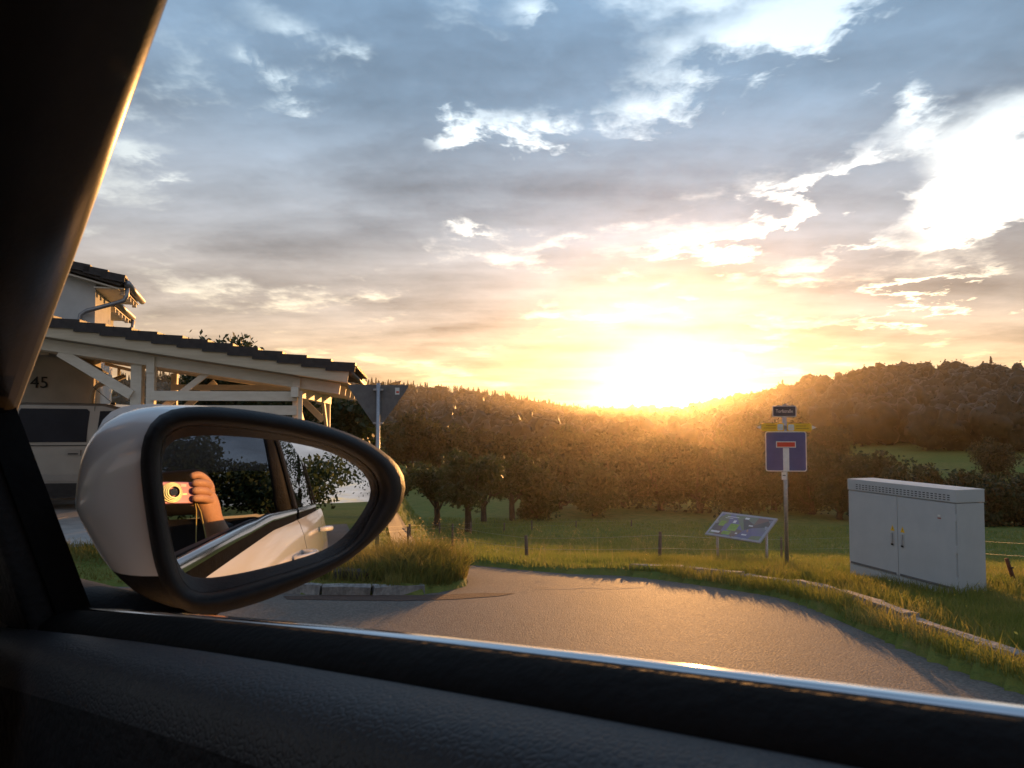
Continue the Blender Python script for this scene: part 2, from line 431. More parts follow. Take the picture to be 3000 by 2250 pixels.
def build_ground():
    az = np.concatenate([np.arange(-60, 60, .6), np.arange(60, 300, 2.4)])
    rr = np.concatenate([np.arange(.6, 3, .4), np.arange(3, 20, .2), 20 * 1.028 ** np.arange(0, 146)])
    rr = rr[rr < 950]; rr = np.append(rr, 950.)
    A, Rr = np.meshgrid(np.radians(az), rr); X = np.sin(A) * Rr; Y = np.cos(A) * Rr
    Z = HG(X, Y); nr, na = X.shape
    V = np.stack([X, Y, Z], -1).reshape(-1, 3); V = np.vstack([V, [[0, 0, Hs(0, 0) - .12]]])
    i = np.arange(nr - 1)[:, None] * na + np.arange(na)[None]; j = np.arange(nr - 1)[:, None] * na + (np.arange(na)[None] + 1) % na
    F = np.stack([i, i + na, j + na, j], -1).reshape(-1, 4)
    m = bpy.data.materials.new('meadow_ground'); m.use_nodes = True; T = m.node_tree; E.tree = T; b = T.nodes['Principled BSDF']
    tc = T.nodes.new('ShaderNodeTexCoord')
    def nz(s, d=5):
        n = T.nodes.new('ShaderNodeTexNoise'); T.links.new(tc.outputs['Object'], n.inputs['Vector']); n.inputs['Scale'].default_value = s; n.inputs['Detail'].default_value = d
        return E(n.outputs['Fac'])
    c = cmix(nz(.11).sstep(.35, .65), (.115, .150, .030), (.165, .165, .046))
    c = cmix(nz(1.7).sstep(.4, .75), c, (.085, .120, .026))
    c = cmix(nz(9.0).sstep(.5, .8), c, (.17, .155, .052))
    T.links.new(c, b.inputs['Base Color']); b.inputs['Roughness'].default_value = .9; b.inputs['Specular IOR Level'].default_value = .1
    bp = T.nodes.new('ShaderNodeBump'); bp.inputs['Strength'].default_value = .8; bp.inputs['Distance'].default_value = .06
    T.links.new(nz(14, 4).v, bp.inputs['Height']); T.links.new(bp.outputs[0], b.inputs['Normal'])
    o = np_mesh('ground', V, F, m); o['kind'] = 'structure'
    o.data.polygons.foreach_set('use_smooth', [True] * len(o.data.polygons))
build_ground()

def asphalt():
    m = bpy.data.materials.new('asphalt'); m.use_nodes = True; T = m.node_tree; E.tree = T; b = T.nodes['Principled BSDF']
    tc = T.nodes.new('ShaderNodeTexCoord'); O = tc.outputs['Object']
    def nz(s, d=4, r=.6):
        n = T.nodes.new('ShaderNodeTexNoise'); T.links.new(O, n.inputs['Vector']); n.inputs['Scale'].default_value = s; n.inputs['Detail'].default_value = d; n.inputs['Roughness'].default_value = r
        return E(n.outputs['Fac'])
    vo = T.nodes.new('ShaderNodeTexVoronoi'); T.links.new(O, vo.inputs['Vector']); vo.inputs['Scale'].default_value = 62
    big, mid, fine = nz(.45), nz(4.0), nz(60, 3)
    c = cmix(big.sstep(.3, .7), (.094, .084, .075), (.126, .113, .102))
    c = cmix(mid.sstep(.45, .75), c, (.102, .092, .083))
    c = cmix(E(vo.outputs['Color']).sstep(.2, .95) * .6, c, (.22, .195, .17))
    # worn lighter seams and a few stains
    c = cmix(nz(1.1, 6).sstep(.62, .72) * .5, c, (.055, .05, .046))
    T.links.new(c, b.inputs['Base Color']); b.inputs['Specular IOR Level'].default_value = .08
    T.links.new((fine * .3 + .62).v, b.inputs['Roughness'])
    bp = T.nodes.new('ShaderNodeBump'); bp.inputs['Strength'].default_value = .7; bp.inputs['Distance'].default_value = .005
    T.links.new((E(vo.outputs['Distance']) * -1.0 + fine * .5 + mid * 1.2).v, bp.inputs['Height']); T.links.new(bp.outputs[0], b.inputs['Normal'])
    return m
M_ASPH = asphalt()
def sheet(name, poly, mat, step=.35, lift=0.0, dense=None):
    from mathutils.geometry import delaunay_2d_cdt
    P = [Vector(p) for p in poly]; xs = [p[0] for p in poly]; ys = [p[1] for p in poly]
    gx, gy = np.meshgrid(np.arange(min(xs), max(xs), step), np.arange(min(ys), max(ys), step))
    gx, gy = gx.ravel(), gy.ravel(); k = in_poly(gx, gy, poly)
    pts = P + [Vector((float(a), float(b))) for a, b in zip(gx[k], gy[k])]
    n = len(P); v, e, f, *_ = delaunay_2d_cdt(pts, [(i, (i + 1) % n) for i in range(n)], [], 1, 1e-4)
    VX = np.array([p[0] for p in v]); VY = np.array([p[1] for p in v]); VZ = H(VX, VY) + lift
    mb = MB(); mb.add(list(zip(VX, VY, VZ)), [tuple(q) for q in f])
    o = mb.build(name, mat, smooth_=True, fix=True)
    return o
tag(sheet('road', ROAD, M_ASPH, .4), kind='structure')

# darker red gravel strip in front of the island kerb
M_GRAVEL = PM('gravel_strip', (.075, .050, .040), (.125, .085, .068), 45, .85, 1.0, 90, .15, bdist=.02)
gp = [hit(*p)[:2] for p in ((830, 1748), (1000, 1744), (1200, 1746), (1300, 1743), (1420, 1738), (1510, 1739), (1460, 1748), (1330, 1757), (1180, 1762), (1000, 1760), (840, 1757))]
tag(sheet('gravel_strip', [tuple(p) for p in gp], M_GRAVEL, .2, .004), kind='structure')
# sandy grit along the verge edge and a pale worn seam across the road
def strip(name, pts, w0, mat, lift):
    pts = np.asarray(pts); d = np.gradient(pts, axis=0); nrm = np.stack([d[:, 1], -d[:, 0]], 1); nrm /= np.linalg.norm(nrm, axis=1)[:, None]
    rg = np.random.default_rng(3); w = w0 * rg.uniform(.25, 1.0, len(pts)); a = pts - nrm * (w * .5)[:, None]; b = pts + nrm * (w * .5)[:, None]
    V = np.vstack([a, b]); n = len(pts); mb = MB(); mb.add([(x, y, Hs(x, y) + lift) for x, y in V], [(i, i + 1, n + i + 1, n + i) for i in range(n - 1)])
    return tag(mb.build(name, mat, smooth_=True), kind='structure')
strip('road_seam', curve_pts([hit(*p)[:2] for p in ((1560, 1727), (1640, 1727), (1720, 1724), (1790, 1726), (1880, 1722))], 10), .05, PM('seam_sand', (.20, .18, .15), (.28, .25, .21), 20, .9), .0022)
# driveway in front of the carport: pale concrete flags
drive = [(-3.7, 10.6), (-3.4, 12.4), (-4.2, 19), (-14, 19.5), (-15, 9.6), (-6, 9.85)]
_w = in_poly(0, 0, drive)
M_FLAG = PM('concrete_flag', (.30, .30, .29), (.40, .39, .37), 3, .8, .4, 60, .2)
M_STONE = PM('kerb_granite', (.14, .135, .13), (.29, .275, .255), 9, .8, .7, 40, .25, bdist=.015)
tag(sheet('driveway', drive, PM('driveway_bed', (.16, .155, .15), (.24, .23, .22), 5, .85, .5, 50), .6, .10), kind='structure')
dv = bpy.data.objects['driveway']
fm = MB().box((0, 0, 0), (.985, .985, .05)).mesh('flag'); fm.materials.append(M_FLAG)
for i in range(11):
    for j in range(8):
        x, y = -14 + i * 1.0 + (j % 2) * .5, 10.6 + j * 1.0
        if all(in_poly(np.array(x + a), np.array(y + b), drive) for a in (-.5, .5) for b in (-.5, .5)):
            p = piece('flagstone', fm, M_FLAG, dv, (x, y, Hs(x, y) + .095 + random.uniform(0, .006)))

def kerb(name, pts, ln, w, hgt, label_kind='structure'):
    """a row of separate stones following plan points"""
    pts = np.asarray(pts); seg = np.r_[0, np.cumsum(np.hypot(*np.diff(pts, axis=0).T))]
    root = empty(name, (pts[0][0], pts[0][1], Hs(*pts[0]))); root['kind'] = 'structure'
    meshes = []
    for q in range(4):
        mb = MB(); mb.box((0, 0, 0), (1, w, .26)); me = mb.mesh('stone')
        bm = bmesh.new(); bm.from_mesh(me); bmesh.ops.subdivide_edges(bm, edges=bm.edges, cuts=2, use_grid_fill=True)
        for v in bm.verts:
            v.co += Vector((random.uniform(-.012, .012), random.uniform(-.010, .010), random.uniform(-.010, .010)))
        bmesh.ops.recalc_face_normals(bm, faces=bm.faces)
        bm.to_mesh(me); bm.free(); me.materials.append(M_STONE); meshes.append(me)
    s = 0.0; k = 0
    while s < seg[-1] - ln * .4:
        L = ln * random.uniform(.8, 1.15); m = min(s + L / 2, seg[-1])
        x, y = np.interp(m, seg, pts[:, 0]), np.interp(m, seg, pts[:, 1])
        x2, y2 = np.interp(min(m + .1, seg[-1]), seg, pts[:, 0]), np.interp(min(m + .1, seg[-1]), seg, pts[:, 1])
        x1, y1 = np.interp(m - .1, seg, pts[:, 0]), np.interp(m - .1, seg, pts[:, 1])
        a = math.atan2(y2 - y1, x2 - x1)
        sl = math.atan2(Hs(x2, y2) - Hs(x1, y1), math.hypot(x2 - x1, y2 - y1))
        z = Hs(x, y) + hgt - .13 + random.uniform(-.03, .012)
        o = piece('kerb_stone', meshes[k % 4], M_STONE, root, (x - root.location.x, y - root.location.y, z - root.location.z), (random.uniform(-.06, .06), -sl, a + random.uniform(-.03, .03)), (L * .97, 1, 1))
        s += L; k += 1
    return root
kp = curve_pts([hit(*p)[:2] for p in ((1845, 1684), (1930, 1688), (2015, 1693), (2178, 1712), (2313, 1733), (2436, 1763), (2517, 1786), (2653, 1844), (2788, 1895))] + [(3.47, 5.6), (3.56, 5.0), (3.8, 3.8), (4.4, 2.2), (5.4, .4)], 5)
kerb('verge_kerb', kp, .92, .15, .145)
KERB_PTS = kp
kerb('island_kerb', [(-3.4, 8.33), (-2.62, 8.14), (-1.9, 8.1), (-1.45, 8.18), (-1.02, 8.36)], .52, .14, .105)

# ------------------------------------------------------------------ traffic signs, board, cabinet, fences
M_GALV = PM('galvanised_steel', (.30, .30, .31), (.40, .40, .41), 30, .45, .1, 120, .5, metal=.75)
M_SIGNBACK = PM('sign_back_aluminium', (.12, .115, .115), (.16, .155, .155), 12, .6, spec=.3, metal=.2)
M_BLUE = PM('sign_blue', (.085, .085, .20), (.10, .10, .23), 6, .35, spec=.4)
M_SWHITE = PM('sign_white', (.62, .62, .60), (.70, .70, .68), 14, .4, spec=.4)
M_SRED = PM('sign_red', (.55, .045, .02), (.62, .06, .025), 9, .4, spec=.4)
M_SYEL = PM('sign_yellow', (.74, .42, .02), (.82, .50, .03), 9, .4, spec=.4)
M_BLACK = PM('matt_black', (.012, .012, .013), (.02, .02, .021), 20, .6)

def roundrect(w, h, r, n=5):
    p = []
    for cx, cy, a0 in ((w / 2 - r, h / 2 - r, 0), (-w / 2 + r, h / 2 - r, 90), (-w / 2 + r, -h / 2 + r, 180), (w / 2 - r, -h / 2 + r, 270)):
        for i in range(n + 1):
            a = R(a0 + 90 * i / n); p.append((cx + r * math.cos(a), cy + r * math.sin(a)))
    return p
def face_cam(x, y, turn=0.0):
    """z rotation for a plate whose +Z (after standing up) looks back at the road"""
    return math.atan2(-x, y) * 0 + turn
STAND = Matrix.Rotation(R(90), 4, 'X')                      # local XY plate -> upright, front towards -Y

# --- dead-end sign post with street name plate and two cycle direction blades
b0 = hit(2306, 1690); D = b0[1]
def zpx(py, Y): return float(at(1500, py, Y)[2])
post = empty('street_sign_post', b0, R(-6))
zl = lambda py: zpx(py, D) - b0[2]
MB().tube([(0, 0, -.3), (0, 0, zl(1186))], .030, 14).build('pole', M_GALV, post, smooth_=True)
MB().tube([(0, 0, zl(1187)), (0, 0, zl(1183))], .032, 14).build('pole_cap', M_BLACK, post, smooth_=True)
zc = (zl(1267) + zl(1377)) / 2; S = .595; yf = -.055
pl = MB().prism(roundrect(S, S, .035), .004, Matrix.Translation((0, yf, zc)) @ STAND).build('dead_end_plate', M_SWHITE, post)
MB().prism(roundrect(S - .028, S - .028, .028), .002, Matrix.Translation((0, yf - .0035, zc)) @ STAND).build('blue_field', M_BLUE, pl)
MB().prism(roundrect(.088, .335, .002, 1), .002, Matrix.Translation((0, yf - .006, zc - .118)) @ STAND).build('white_stem', M_SWHITE, pl)
MB().prism(roundrect(.285, .092, .002, 1), .002, Matrix.Translation((0, yf - .006, zc + .102)) @ STAND).build('white_border', M_SWHITE, pl)
MB().prism(roundrect(.258, .068, .002, 1), .002, Matrix.Translation((0, yf - .0085, zc + .102)) @ STAND).build('red_bar', M_SRED, pl)
for k in (-.2, .2): MB().box((0, -.03, zc + k), (.10, .06, .03)).build('clamp', M_GALV, post, bevel=.003)
# street name plate on its holder
M_PLATE = PM('name_plate_blue', (.030, .032, .045), (.045, .045, .06), 10, .45)
zn = (zl(1189) + zl(1221)) / 2
npl = MB().prism(roundrect(.345, .165, .018), .006, Matrix.Translation((-.012, -.045, zn)) @ STAND).build('name_plate', M_SWHITE, post)
MB().prism(roundrect(.323, .143, .014), .002, Matrix.Translation((-.012, -.0500, zn)) @ STAND).build('name_field', M_PLATE, npl)
text_mesh('Torfstraße', .072, M_SWHITE, npl, (-.012, -.0527, zn), (R(90), 0, 0), 'lettering', sx=.80)
MB().box((0, -.02, zn + .1), (.05, .05, .02)).build('clamp', M_GALV, post)
MB().tube([(-.03, -.045, zn + .085), (-.01, -.04, zn + .105), (.05, -.035, zn + .106)], .006, 6).build('wire_loop', M_GALV, post)
# direction blades
zb = (zl(1239) + zl(1264)) / 2; hb = .118
for sx, tw in ((-1, 9), (1, -5)):
    L0, L1, L2 = .03, .385, .445
    Mx = Matrix.Rotation(R(tw), 4, 'Z') @ Matrix.Translation((0, -.042, zb - (.004 if sx > 0 else 0))) @ STAND
    poly = [(L0, -hb / 2), (L1 - .03, -hb / 2), (L1, -hb / 2 + .035), (L2, 0), (L1, hb / 2 - .035), (L1 - .03, hb / 2), (L0, hb / 2)]
    poly = [(sx * a, b) for a, b in poly]
    if sx < 0: poly = poly[::-1]
    bl = MB().prism(poly, .005, Mx).build('direction_blade', M_SYEL, post)
    bl['label'] = 'yellow cycle route blade pointing ' + ('left' if sx < 0 else 'right')
    tip = [(L1 - .008, -.03), (L2 + .002, 0), (L1 - .008, .03)]
    tip = [(sx * a, b) for a, b in tip][::(1 if sx > 0 else -1)]
    MB().prism(tip, .002, Mx @ Matrix.Translation((0, 0, .0045))).build('arrow_tip', M_SWHITE, bl)
    MB().prism(roundrect(.085, .09, .018), .002, Mx @ Matrix.Translation((sx * .085, 0, .0045))).build('emblem_square', M_SWHITE, bl)
    for ex, ez, er in ((-.017, -.012, .013), (.017, -.012, .013)):
        ring = [[(ex + sx * .085 + math.cos(a) * q, ez + math.sin(a) * q) for a in np.linspace(0, 2 * math.pi, 14)[:-1]] for q in (er, er - .004)]
        rr_ = [[tuple(Mx @ Vector((x, y, .0068))) for x, y in r_] for r_ in ring]
        MB().loft(rr_, True).build('emblem_wheel', M_SYEL, bl)
    for ln_, dz_ in ((.15, .022), (.19, -.012)):
        MB().prism(roundrect(ln_, .008, .002, 1), .0015, Mx @ Matrix.Translation((sx * (.15 + ln_ / 2), dz_, .0046))).build('text_line', PM('blade_print', (.30, .12, .01), (.36, .15, .02), 20, .5), bl)
    MB().box((0, -.018, zb), (.07, .03, .05)).build('clamp', M_GALV, post)
# small sticker plate low on the pole
zs = (zl(1383) + zl(1405)) / 2
st = MB().box((-.028, -.034, zs), (.07, .004, .11)).build('marker_plate', M_SWHITE, post)
MB().box((-.028, -.0370, zs + .008), (.045, .002, .014)).build('marker_dash', M_BLACK, st)
tag(post, 'grey steel post with blue dead-end sign, yellow arrow blades and street name plate', 'sign')

# --- back of a give-way sign beside the carport
b1 = hit(1104, 1652); D1 = b1[1]
gw = empty('give_way_sign', b1, R(9))
z1 = lambda py: zpx(py, D1) - b1[2]
MB().tube([(0, 0, -.3), (0, 0, z1(1122))], .032, 14).build('pole', M_GALV, gw, smooth_=True)
zt, zb_ = z1(1127), z1(1262); hw = .50
def roundtri(w, zt, zb, r=.04, n=4):
    P = [(-w, zt), (w, zt), (0, zb)]; out = []
    for i in range(3):
        p = Vector(P[i]); a = (Vector(P[i - 1]) - p).normalized(); b = (Vector(P[(i + 1) % 3]) - p).normalized()
        for k in range(n + 1):
            t = k / n; q = p + a * r * (1 - t) ** 2 * 1.6 + b * r * t ** 2 * 1.6; out.append((q.x, q.y))
    return out
tri = roundtri(hw, zt, zb_)
tp = MB().prism(tri, .004, Matrix.Translation((0, .05, 0)) @ STAND).build('triangle_plate', M_SIGNBACK, gw)
cxz = (zt * 2 + zb_) / 3
tri2 = [(a * .93, (b - cxz) * .93 + cxz) for a, b in tri]
MB().prism([(a, b) for a, b in tri], .002, Matrix.Translation((0, .0545, 0)) @ STAND).build('red_border', M_SRED, tp)
MB().prism([(a * .72, (b - cxz) * .72 + cxz) for a, b in tri], .002, Matrix.Translation((0, .0572, 0)) @ STAND).build('white_face', M_SWHITE, tp)
for k in (zt - .08, zb_ + .12): MB().box((0, .02, k), (.16, .07, .03)).build('clamp', M_GALV, gw, bevel=.003)
sk = MB().box((.30, .044, zt - .10), (.068, .002, .11)).build('sticker', M_SWHITE, tp)
MB().box((.305, .0425, zt - .115), (.045, .001, .03)).build('sticker_print', M_SRED, sk)
tag(gw, 'grey back of a triangular give-way sign on a steel pole beside the carport', 'sign')

# --- information board: tilted picture panel on two posts
pL, pR = hit(2103, 1660), hit(2247, 1666)
wv_ = (pR - pL); wv_[2] = 0; wl = np.linalg.norm(wv_); wv_ /= wl; av = np.array([-wv_[1], wv_[0], 0.]); av = av if av[1] > 0 else -av
bo = pL.copy(); ib = empty('information_board', bo)
M_FRAME = PM('board_frame_grey', (.30, .30, .32), (.36, .36, .38), 10, .5, spec=.4, metal=.2)
zB = zpx(1562, pL[1]) - bo[2]; zT = zB + .42; ad = .55
cb = np.array([wl / 2, 0, 0])
def bp_(u, v, t=0.0):
    """board plane: u along the posts (metres, 0..wl), v 0 bottom .. 1 top, t proud of the face"""
    nrm = Vector((0, -.42, ad)).normalized()              # in (along, away, up) axes
    q = wv_ * u + av * (-.30 + ad * v) + np.array([0, 0, zB + .42 * v])
    q = q + av * (nrm.y * t) + np.array([0, 0, nrm.z * t])
    return tuple(q)
ov = .075
def bquad(u0, u1, v0, v1, t0, t1):
    return MB().loft([[bp_(u0, v0, t), bp_(u1, v0, t), bp_(u1, v1, t), bp_(u0, v1, t)] for t in (t0, t1)], True, True)
fr = bquad(-ov, wl + ov, 0, 1, -.03, 0).build('panel', M_FRAME, ib)
def board_print():
    m = bpy.data.materials.new('board_print'); m.use_nodes = True; T = m.node_tree; E.tree = T; b = T.nodes['Principled BSDF']
    tc = T.nodes.new('ShaderNodeTexCoord')
    vo = T.nodes.new('ShaderNodeTexVoronoi'); vo.inputs['Scale'].default_value = 4.2; T.links.new(tc.outputs['Object'], vo.inputs['Vector'])
    nz_ = T.nodes.new('ShaderNodeTexNoise'); nz_.inputs['Scale'].default_value = 3.0; T.links.new(tc.outputs['Object'], nz_.inputs['Vector'])
    sep = T.nodes.new('ShaderNodeSeparateColor'); T.links.new(vo.outputs['Color'], sep.inputs[0])
    c = cramp(E(sep.outputs[0]) * .7 + E(nz_.outputs['Fac']) * .3, [(0, (.14, .13, .20)), (.35, (.19, .17, .26)), (.5, (.20, .23, .12)), (.65, (.22, .13, .10)), (.8, (.10, .10, .09)), (1, (.17, .16, .23))])
    T.links.new(c, b.inputs['Base Color']); b.inputs['Roughness'].default_value = .3
    return m
pr = bquad(-ov + .06, wl + ov - .06, .07, .92, .001, .004).build('picture_sheet', board_print(), ib)
rp = random.Random(4)
for (u, v, w_, h_) in ((.15, .82, .30, .02), (.12, .76, .2, .015), (.02, .13, .22, .07), (.38, .6, .07, .10), (.60, .80, .10, .07), (.80, .55, .10, .04), (.78, .17, .12, .05), (.62, .18, .05, .05)):
    bquad(u, u + w_, v, v + h_, .0045, .006).build('caption_patch', M_SWHITE, pr)
for (u, v, w_, h_) in ((.08, .42, .14, .22), (.36, .28, .22, .28), (.30, .1, .2, .14)):
    bquad(u, u + w_, v, v + h_, .0045, .0055).build('map_patch', PM('print_green', (.22, .32, .06), (.30, .40, .10), 14, .4), pr)
for p, u in ((pL, 0.0), (pR, wl)):
    q = p - bo; g = Hs(p[0] + av[0] * .0, p[1]) - bo[2]
    t_ = np.array(bp_(u, .55, -.03))
    MB().tube([(q[0], q[1], g - .3), (q[0], q[1], t_[2] + .06)], .028, 12).build('post', M_GALV, ib, smooth_=True)
    MB().bar((q[0], q[1], t_[2] - .10), tuple(np.array(bp_(u, .2, -.035))), .03, .02).build('bracket', M_GALV, ib)
tag(ib, 'tilted information board with colourful map picture on two grey posts', 'information board')

# --- big grey electricity cabinet
cw, cdp = 1.82, .40
cf = np.array([5.07, 8.84]); fdir = np.array([-.255, .967]); sdir = np.array([.972, .235])
base = Hs(cf[0] - .1, cf[1] + .9)
cb_ = empty('electricity_cabinet', (cf[0], cf[1], base), math.atan2(fdir[1], fdir[0]))   # local +X along the front to the far corner, +Y out of it
ZT = CZ - .795 - base                                     # cabinet top over its base
M_CAB = PM('cabinet_paint', (.40, .42, .43), (.44, .46, .465), 3.5, .55, .15, 180, .35, detail=8)
M_CABT = PM('cabinet_lid', (.44, .45, .45), (.50, .51, .50), 4, .5, .1, 150, .35)
M_GAP = PM('dark_gap', (.02, .02, .02), (.03, .03, .03), 10, .9)
# local frame: x from 0 (near corner) to -cw (far corner) ; y from 0 (front) to -cdp or +cdp behind
ys = -1.0
def cbx(x0, x1, y0, y1, z0, z1): return MB().box(((x0 + x1) / 2, ys * (y0 + y1) / 2, (z0 + z1) / 2), (abs(x1 - x0), abs(y1 - y0), z1 - z0))
zl0, zlid, zdr = .17, ZT - .155, .40
cbx(.0, cw, .012, cdp, -.5, zlid).build('body', M_CAB, cb_, bevel=.006)
lid = cbx(-.005, cw + .005, -.006, cdp + .006, zlid + .006, ZT).build('lid', M_CAB, cb_, bevel=.008)
lt = MB().add([(-.005, ys * -.006, ZT + .001), (cw + .005, ys * -.006, ZT + .001), (cw + .005, ys * (cdp + .006), ZT + .004), (-.005, ys * (cdp + .006), ZT + .004),
               (-.005, ys * (cdp + .006), ZT - .01), (cw + .005, ys * (cdp + .006), ZT - .01)], [(0, 1, 2, 3), (3, 2, 5, 4), (0, 3, 4), (1, 5, 2)]).build('sloped_top', M_CABT, lid)
half = cw / 2
for i, (a, b) in enumerate(((.012, half - .004), (half + .004, cw - .012))):
    d = cbx(a, b, -.004, .010, zl0 + .03, zlid - .012).build('door', M_CAB, cb_, bevel=.003)
    cbx(a + .03, b - .03, -.012, -.005, zl0 + .032, zl0 + .058).build('drip_rail', PM('rail_dark', (.12, .12, .12), (.16, .16, .16), 8, .6), d)
    cbx(a, b, -.002, .010, -.3, zl0 + .02).build('plinth_panel', M_CAB, cb_, bevel=.003)
    # swing handle with warning triangle above
    hx = half + (-.085 if i == 0 else .085)
    cbx(hx - .024, hx + .024, -.010, -.005, .56, .73).build('handle_plate', PM('handle_grey', (.42, .43, .42), (.5, .5, .49), 12, .45), d, bevel=.004)
    cbx(hx - .013, hx + .013, -.026, -.011, .59, .72).build('swing_handle', PM('handle_mid', (.30, .31, .31), (.36, .36, .36), 12, .4), d, bevel=.005)
    cbx(hx - .018, hx + .018, -.020, -.0115, .562, .584).build('lock_barrel', M_BLACK, d)
    z0_, z1_ = .742, .815
    wt = MB().add([(hx - .036, ys * -.0055, z0_), (hx + .036, ys * -.0055, z0_), (hx, ys * -.0055, z1_), (hx - .036, ys * -.004, z0_), (hx + .036, ys * -.004, z0_), (hx, ys * -.004, z1_)],
                  [(0, 1, 2), (3, 5, 4), (0, 3, 4, 1), (1, 4, 5, 2), (2, 5, 3, 0)]).build('warning_triangle', M_SYEL, d)
    MB().add([(hx - .006, ys * -.0065, z0_ + .050), (hx + .006, ys * -.0065, z0_ + .034), (hx + .001, ys * -.0065, z0_ + .030), (hx + .004, ys * -.0065, z0_ + .010), (hx - .006, ys * -.0065, z0_ + .032), (hx - .001, ys * -.0065, z0_ + .036)],
             [(0, 1, 2, 3, 4, 5)]).build('bolt_symbol', M_BLACK, wt, fix=False)
for zz in (.30, .66, 1.02):
    cbx(-.010, .014, -.012, .004, zz - .04, zz + .04).build('hinge', M_CAB, cb_, bevel=.003)
cbx(.22, .26, -.009, -.005, 1.01, 1.03).build('badge', M_SWHITE, cb_)
cbx(.215, .265, -.008, -.005, .985, .998).build('badge_strip', PM('badge_red', (.3, .08, .06), (.36, .1, .08), 10), cb_)
sl = cbx(0, .034, -.0085, -.0055, 0, .010).mesh('vent_slot'); sl.materials.append(M_GAP)
for r_ in range(3):
    for i in range(26):
        o = piece('vent_slot', sl, M_GAP, lid, (.08 + i * .0615, 0, zlid + .030 + r_ * .026))
tag(cb_, 'large grey two-door electricity cabinet with vented lid on the grass verge', 'electricity cabinet')

# --- fence posts and wires on the meadow
M_POST = PM('weathered_post', (.10, .075, .055), (.17, .13, .10), 14, .85, .6, 60, .15, stretch=(1, 1, .15))
M_RUST = PM('rusty_post', (.075, .035, .020), (.12, .055, .03), 22, .8, .4, 70, .2)
M_WIRE = PM('fence_wire', (.25, .23, .20), (.32, .30, .27), 10, .45, spec=.5, metal=.6)
def fence(name, specs, label, wires=(.55, .92), rad=.035):
    bs = [hit(px, pb) for px, ptop, pb, ln in specs]
    root = empty(name, bs[0]); tops = []
    for p, (px, ptop, pb, ln) in zip(bs, specs):
        hgt = (pb - ptop) / FPX * p[1]
        a = Vector(p) - Vector(bs[0]); t = a + Vector((ln, 0, hgt))
        pts = [a + Vector((0, 0, -.25))] + [a.lerp(t, k) for k in (0, .5, 1)]
        MB().tube([tuple(q) for q in pts], [rad, rad, rad * .95, rad * .85], 8).build('post', M_POST, root, smooth_=True); tops.append((a, t))
    for w in wires:
        pts = []
        for i in range(len(tops) - 1):
            p, q = tops[i][0].lerp(tops[i][1], w), tops[i + 1][0].lerp(tops[i + 1][1], w)
            for k in np.linspace(0, 1, 6)[:-1]:
                m = p.lerp(q, k); m.z -= .10 * k * (1 - k); pts.append(tuple(m + Vector((0, -rad - .004, 0))))
        pts.append(tuple(tops[-1][0].lerp(tops[-1][1], w) + Vector((0, -rad - .004, 0))))
        MB().tube(pts, .0025, 5).build('wire', M_WIRE, root)
    tag(root, label, 'fence'); return root
fence('pasture_fence', [(1195, 1545, 1622, 0), (1325, 1536, 1617, .01), (1544, 1570, 1652, -.02), (1932, 1560, 1662, .02), (2290, 1575, 1650, 0), (2640, 1560, 1650, .03), (3080, 1590, 1690, 0)], 'low wooden post and wire fence at the near edge of the meadow')
fence('orchard_fence', [(1060, 1540, 1580, 0), (1200, 1536, 1572, 0), (1288, 1533, 1570, 0), (1379, 1530, 1567, 0), (1477, 1532, 1560, .02), (1558, 1525, 1558, 0), (1688, 1526, 1552, 0), (1850, 1524, 1549, 0)], 'far thin wire fence under the orchard trees', rad=.045)
lp = hit(2978, 1742); lpo = empty('leaning_post', lp)
MB().tube([(0, 0, -.2), (0, 0, 0), (-.045, .0, .23), (-.105, .01, .44)], [.026, .026, .026, .024], 8).build('post', M_RUST, lpo, smooth_=True)
MB().tube([(-.08, -.03, .33), (-.05, -.035, .335)], .010, 8).build('insulator', M_BLACK, lpo)
tag(lpo, 'short dark rusty stake leaning left beside the grey cabinet', 'post')

# --- odds and ends by the island kerb
M_HOSE = PM('green_plastic', (.03, .34, .22), (.04, .42, .28), 9, .45)
hp = hit(1015, 1692)
hz_ = empty('green_drain_hose', hp)
pts = [(x, .03 * math.sin(x * 6), .115 - .03 * abs(x) + .012 * math.sin(x * 9)) for x in np.linspace(-.9, .42, 14)]
mbh = MB().tube(pts, [.045 + .004 * (i % 2) for i in range(14)], 10)
mbh.build('hose', M_HOSE, hz_, smooth_=True)
MB().tube([(.42, .03 * math.sin(.42 * 6), .100), (.47, .02, .090)], .052, 10).build('end_sleeve', M_HOSE, hz_, smooth_=True)
tag(hz_, 'green plastic drain hose lying on the kerb in front of the tall grass', 'hose')
rs = hit(1028, 1716)
mb = MB(); mb.box((0, 0, 0), (.44, .26, .17)); me = mb.mesh('rock'); bm = bmesh.new(); bm.from_mesh(me)
bmesh.ops.subdivide_edges(bm, edges=bm.edges, cuts=2, use_grid_fill=True)
for v in bm.verts: v.co = v.co * (1 - .14 * (v.co.length / .27)) + Vector((random.uniform(-.02, .02), random.uniform(-.02, .02), random.uniform(-.015, .015)))
bm.to_mesh(me); bm.free(); me.materials.append(PM('dark_rock', (.045, .040, .038), (.09, .08, .075), 12, .85, .6, 40)); ro = link(bpy.data.objects.new('loose_rock', me)); ro.location = (rs[0], rs[1] + .02, rs[2] + .10)
tag(ro, 'dark loose stone block lying on the pale kerb stones', 'stone')

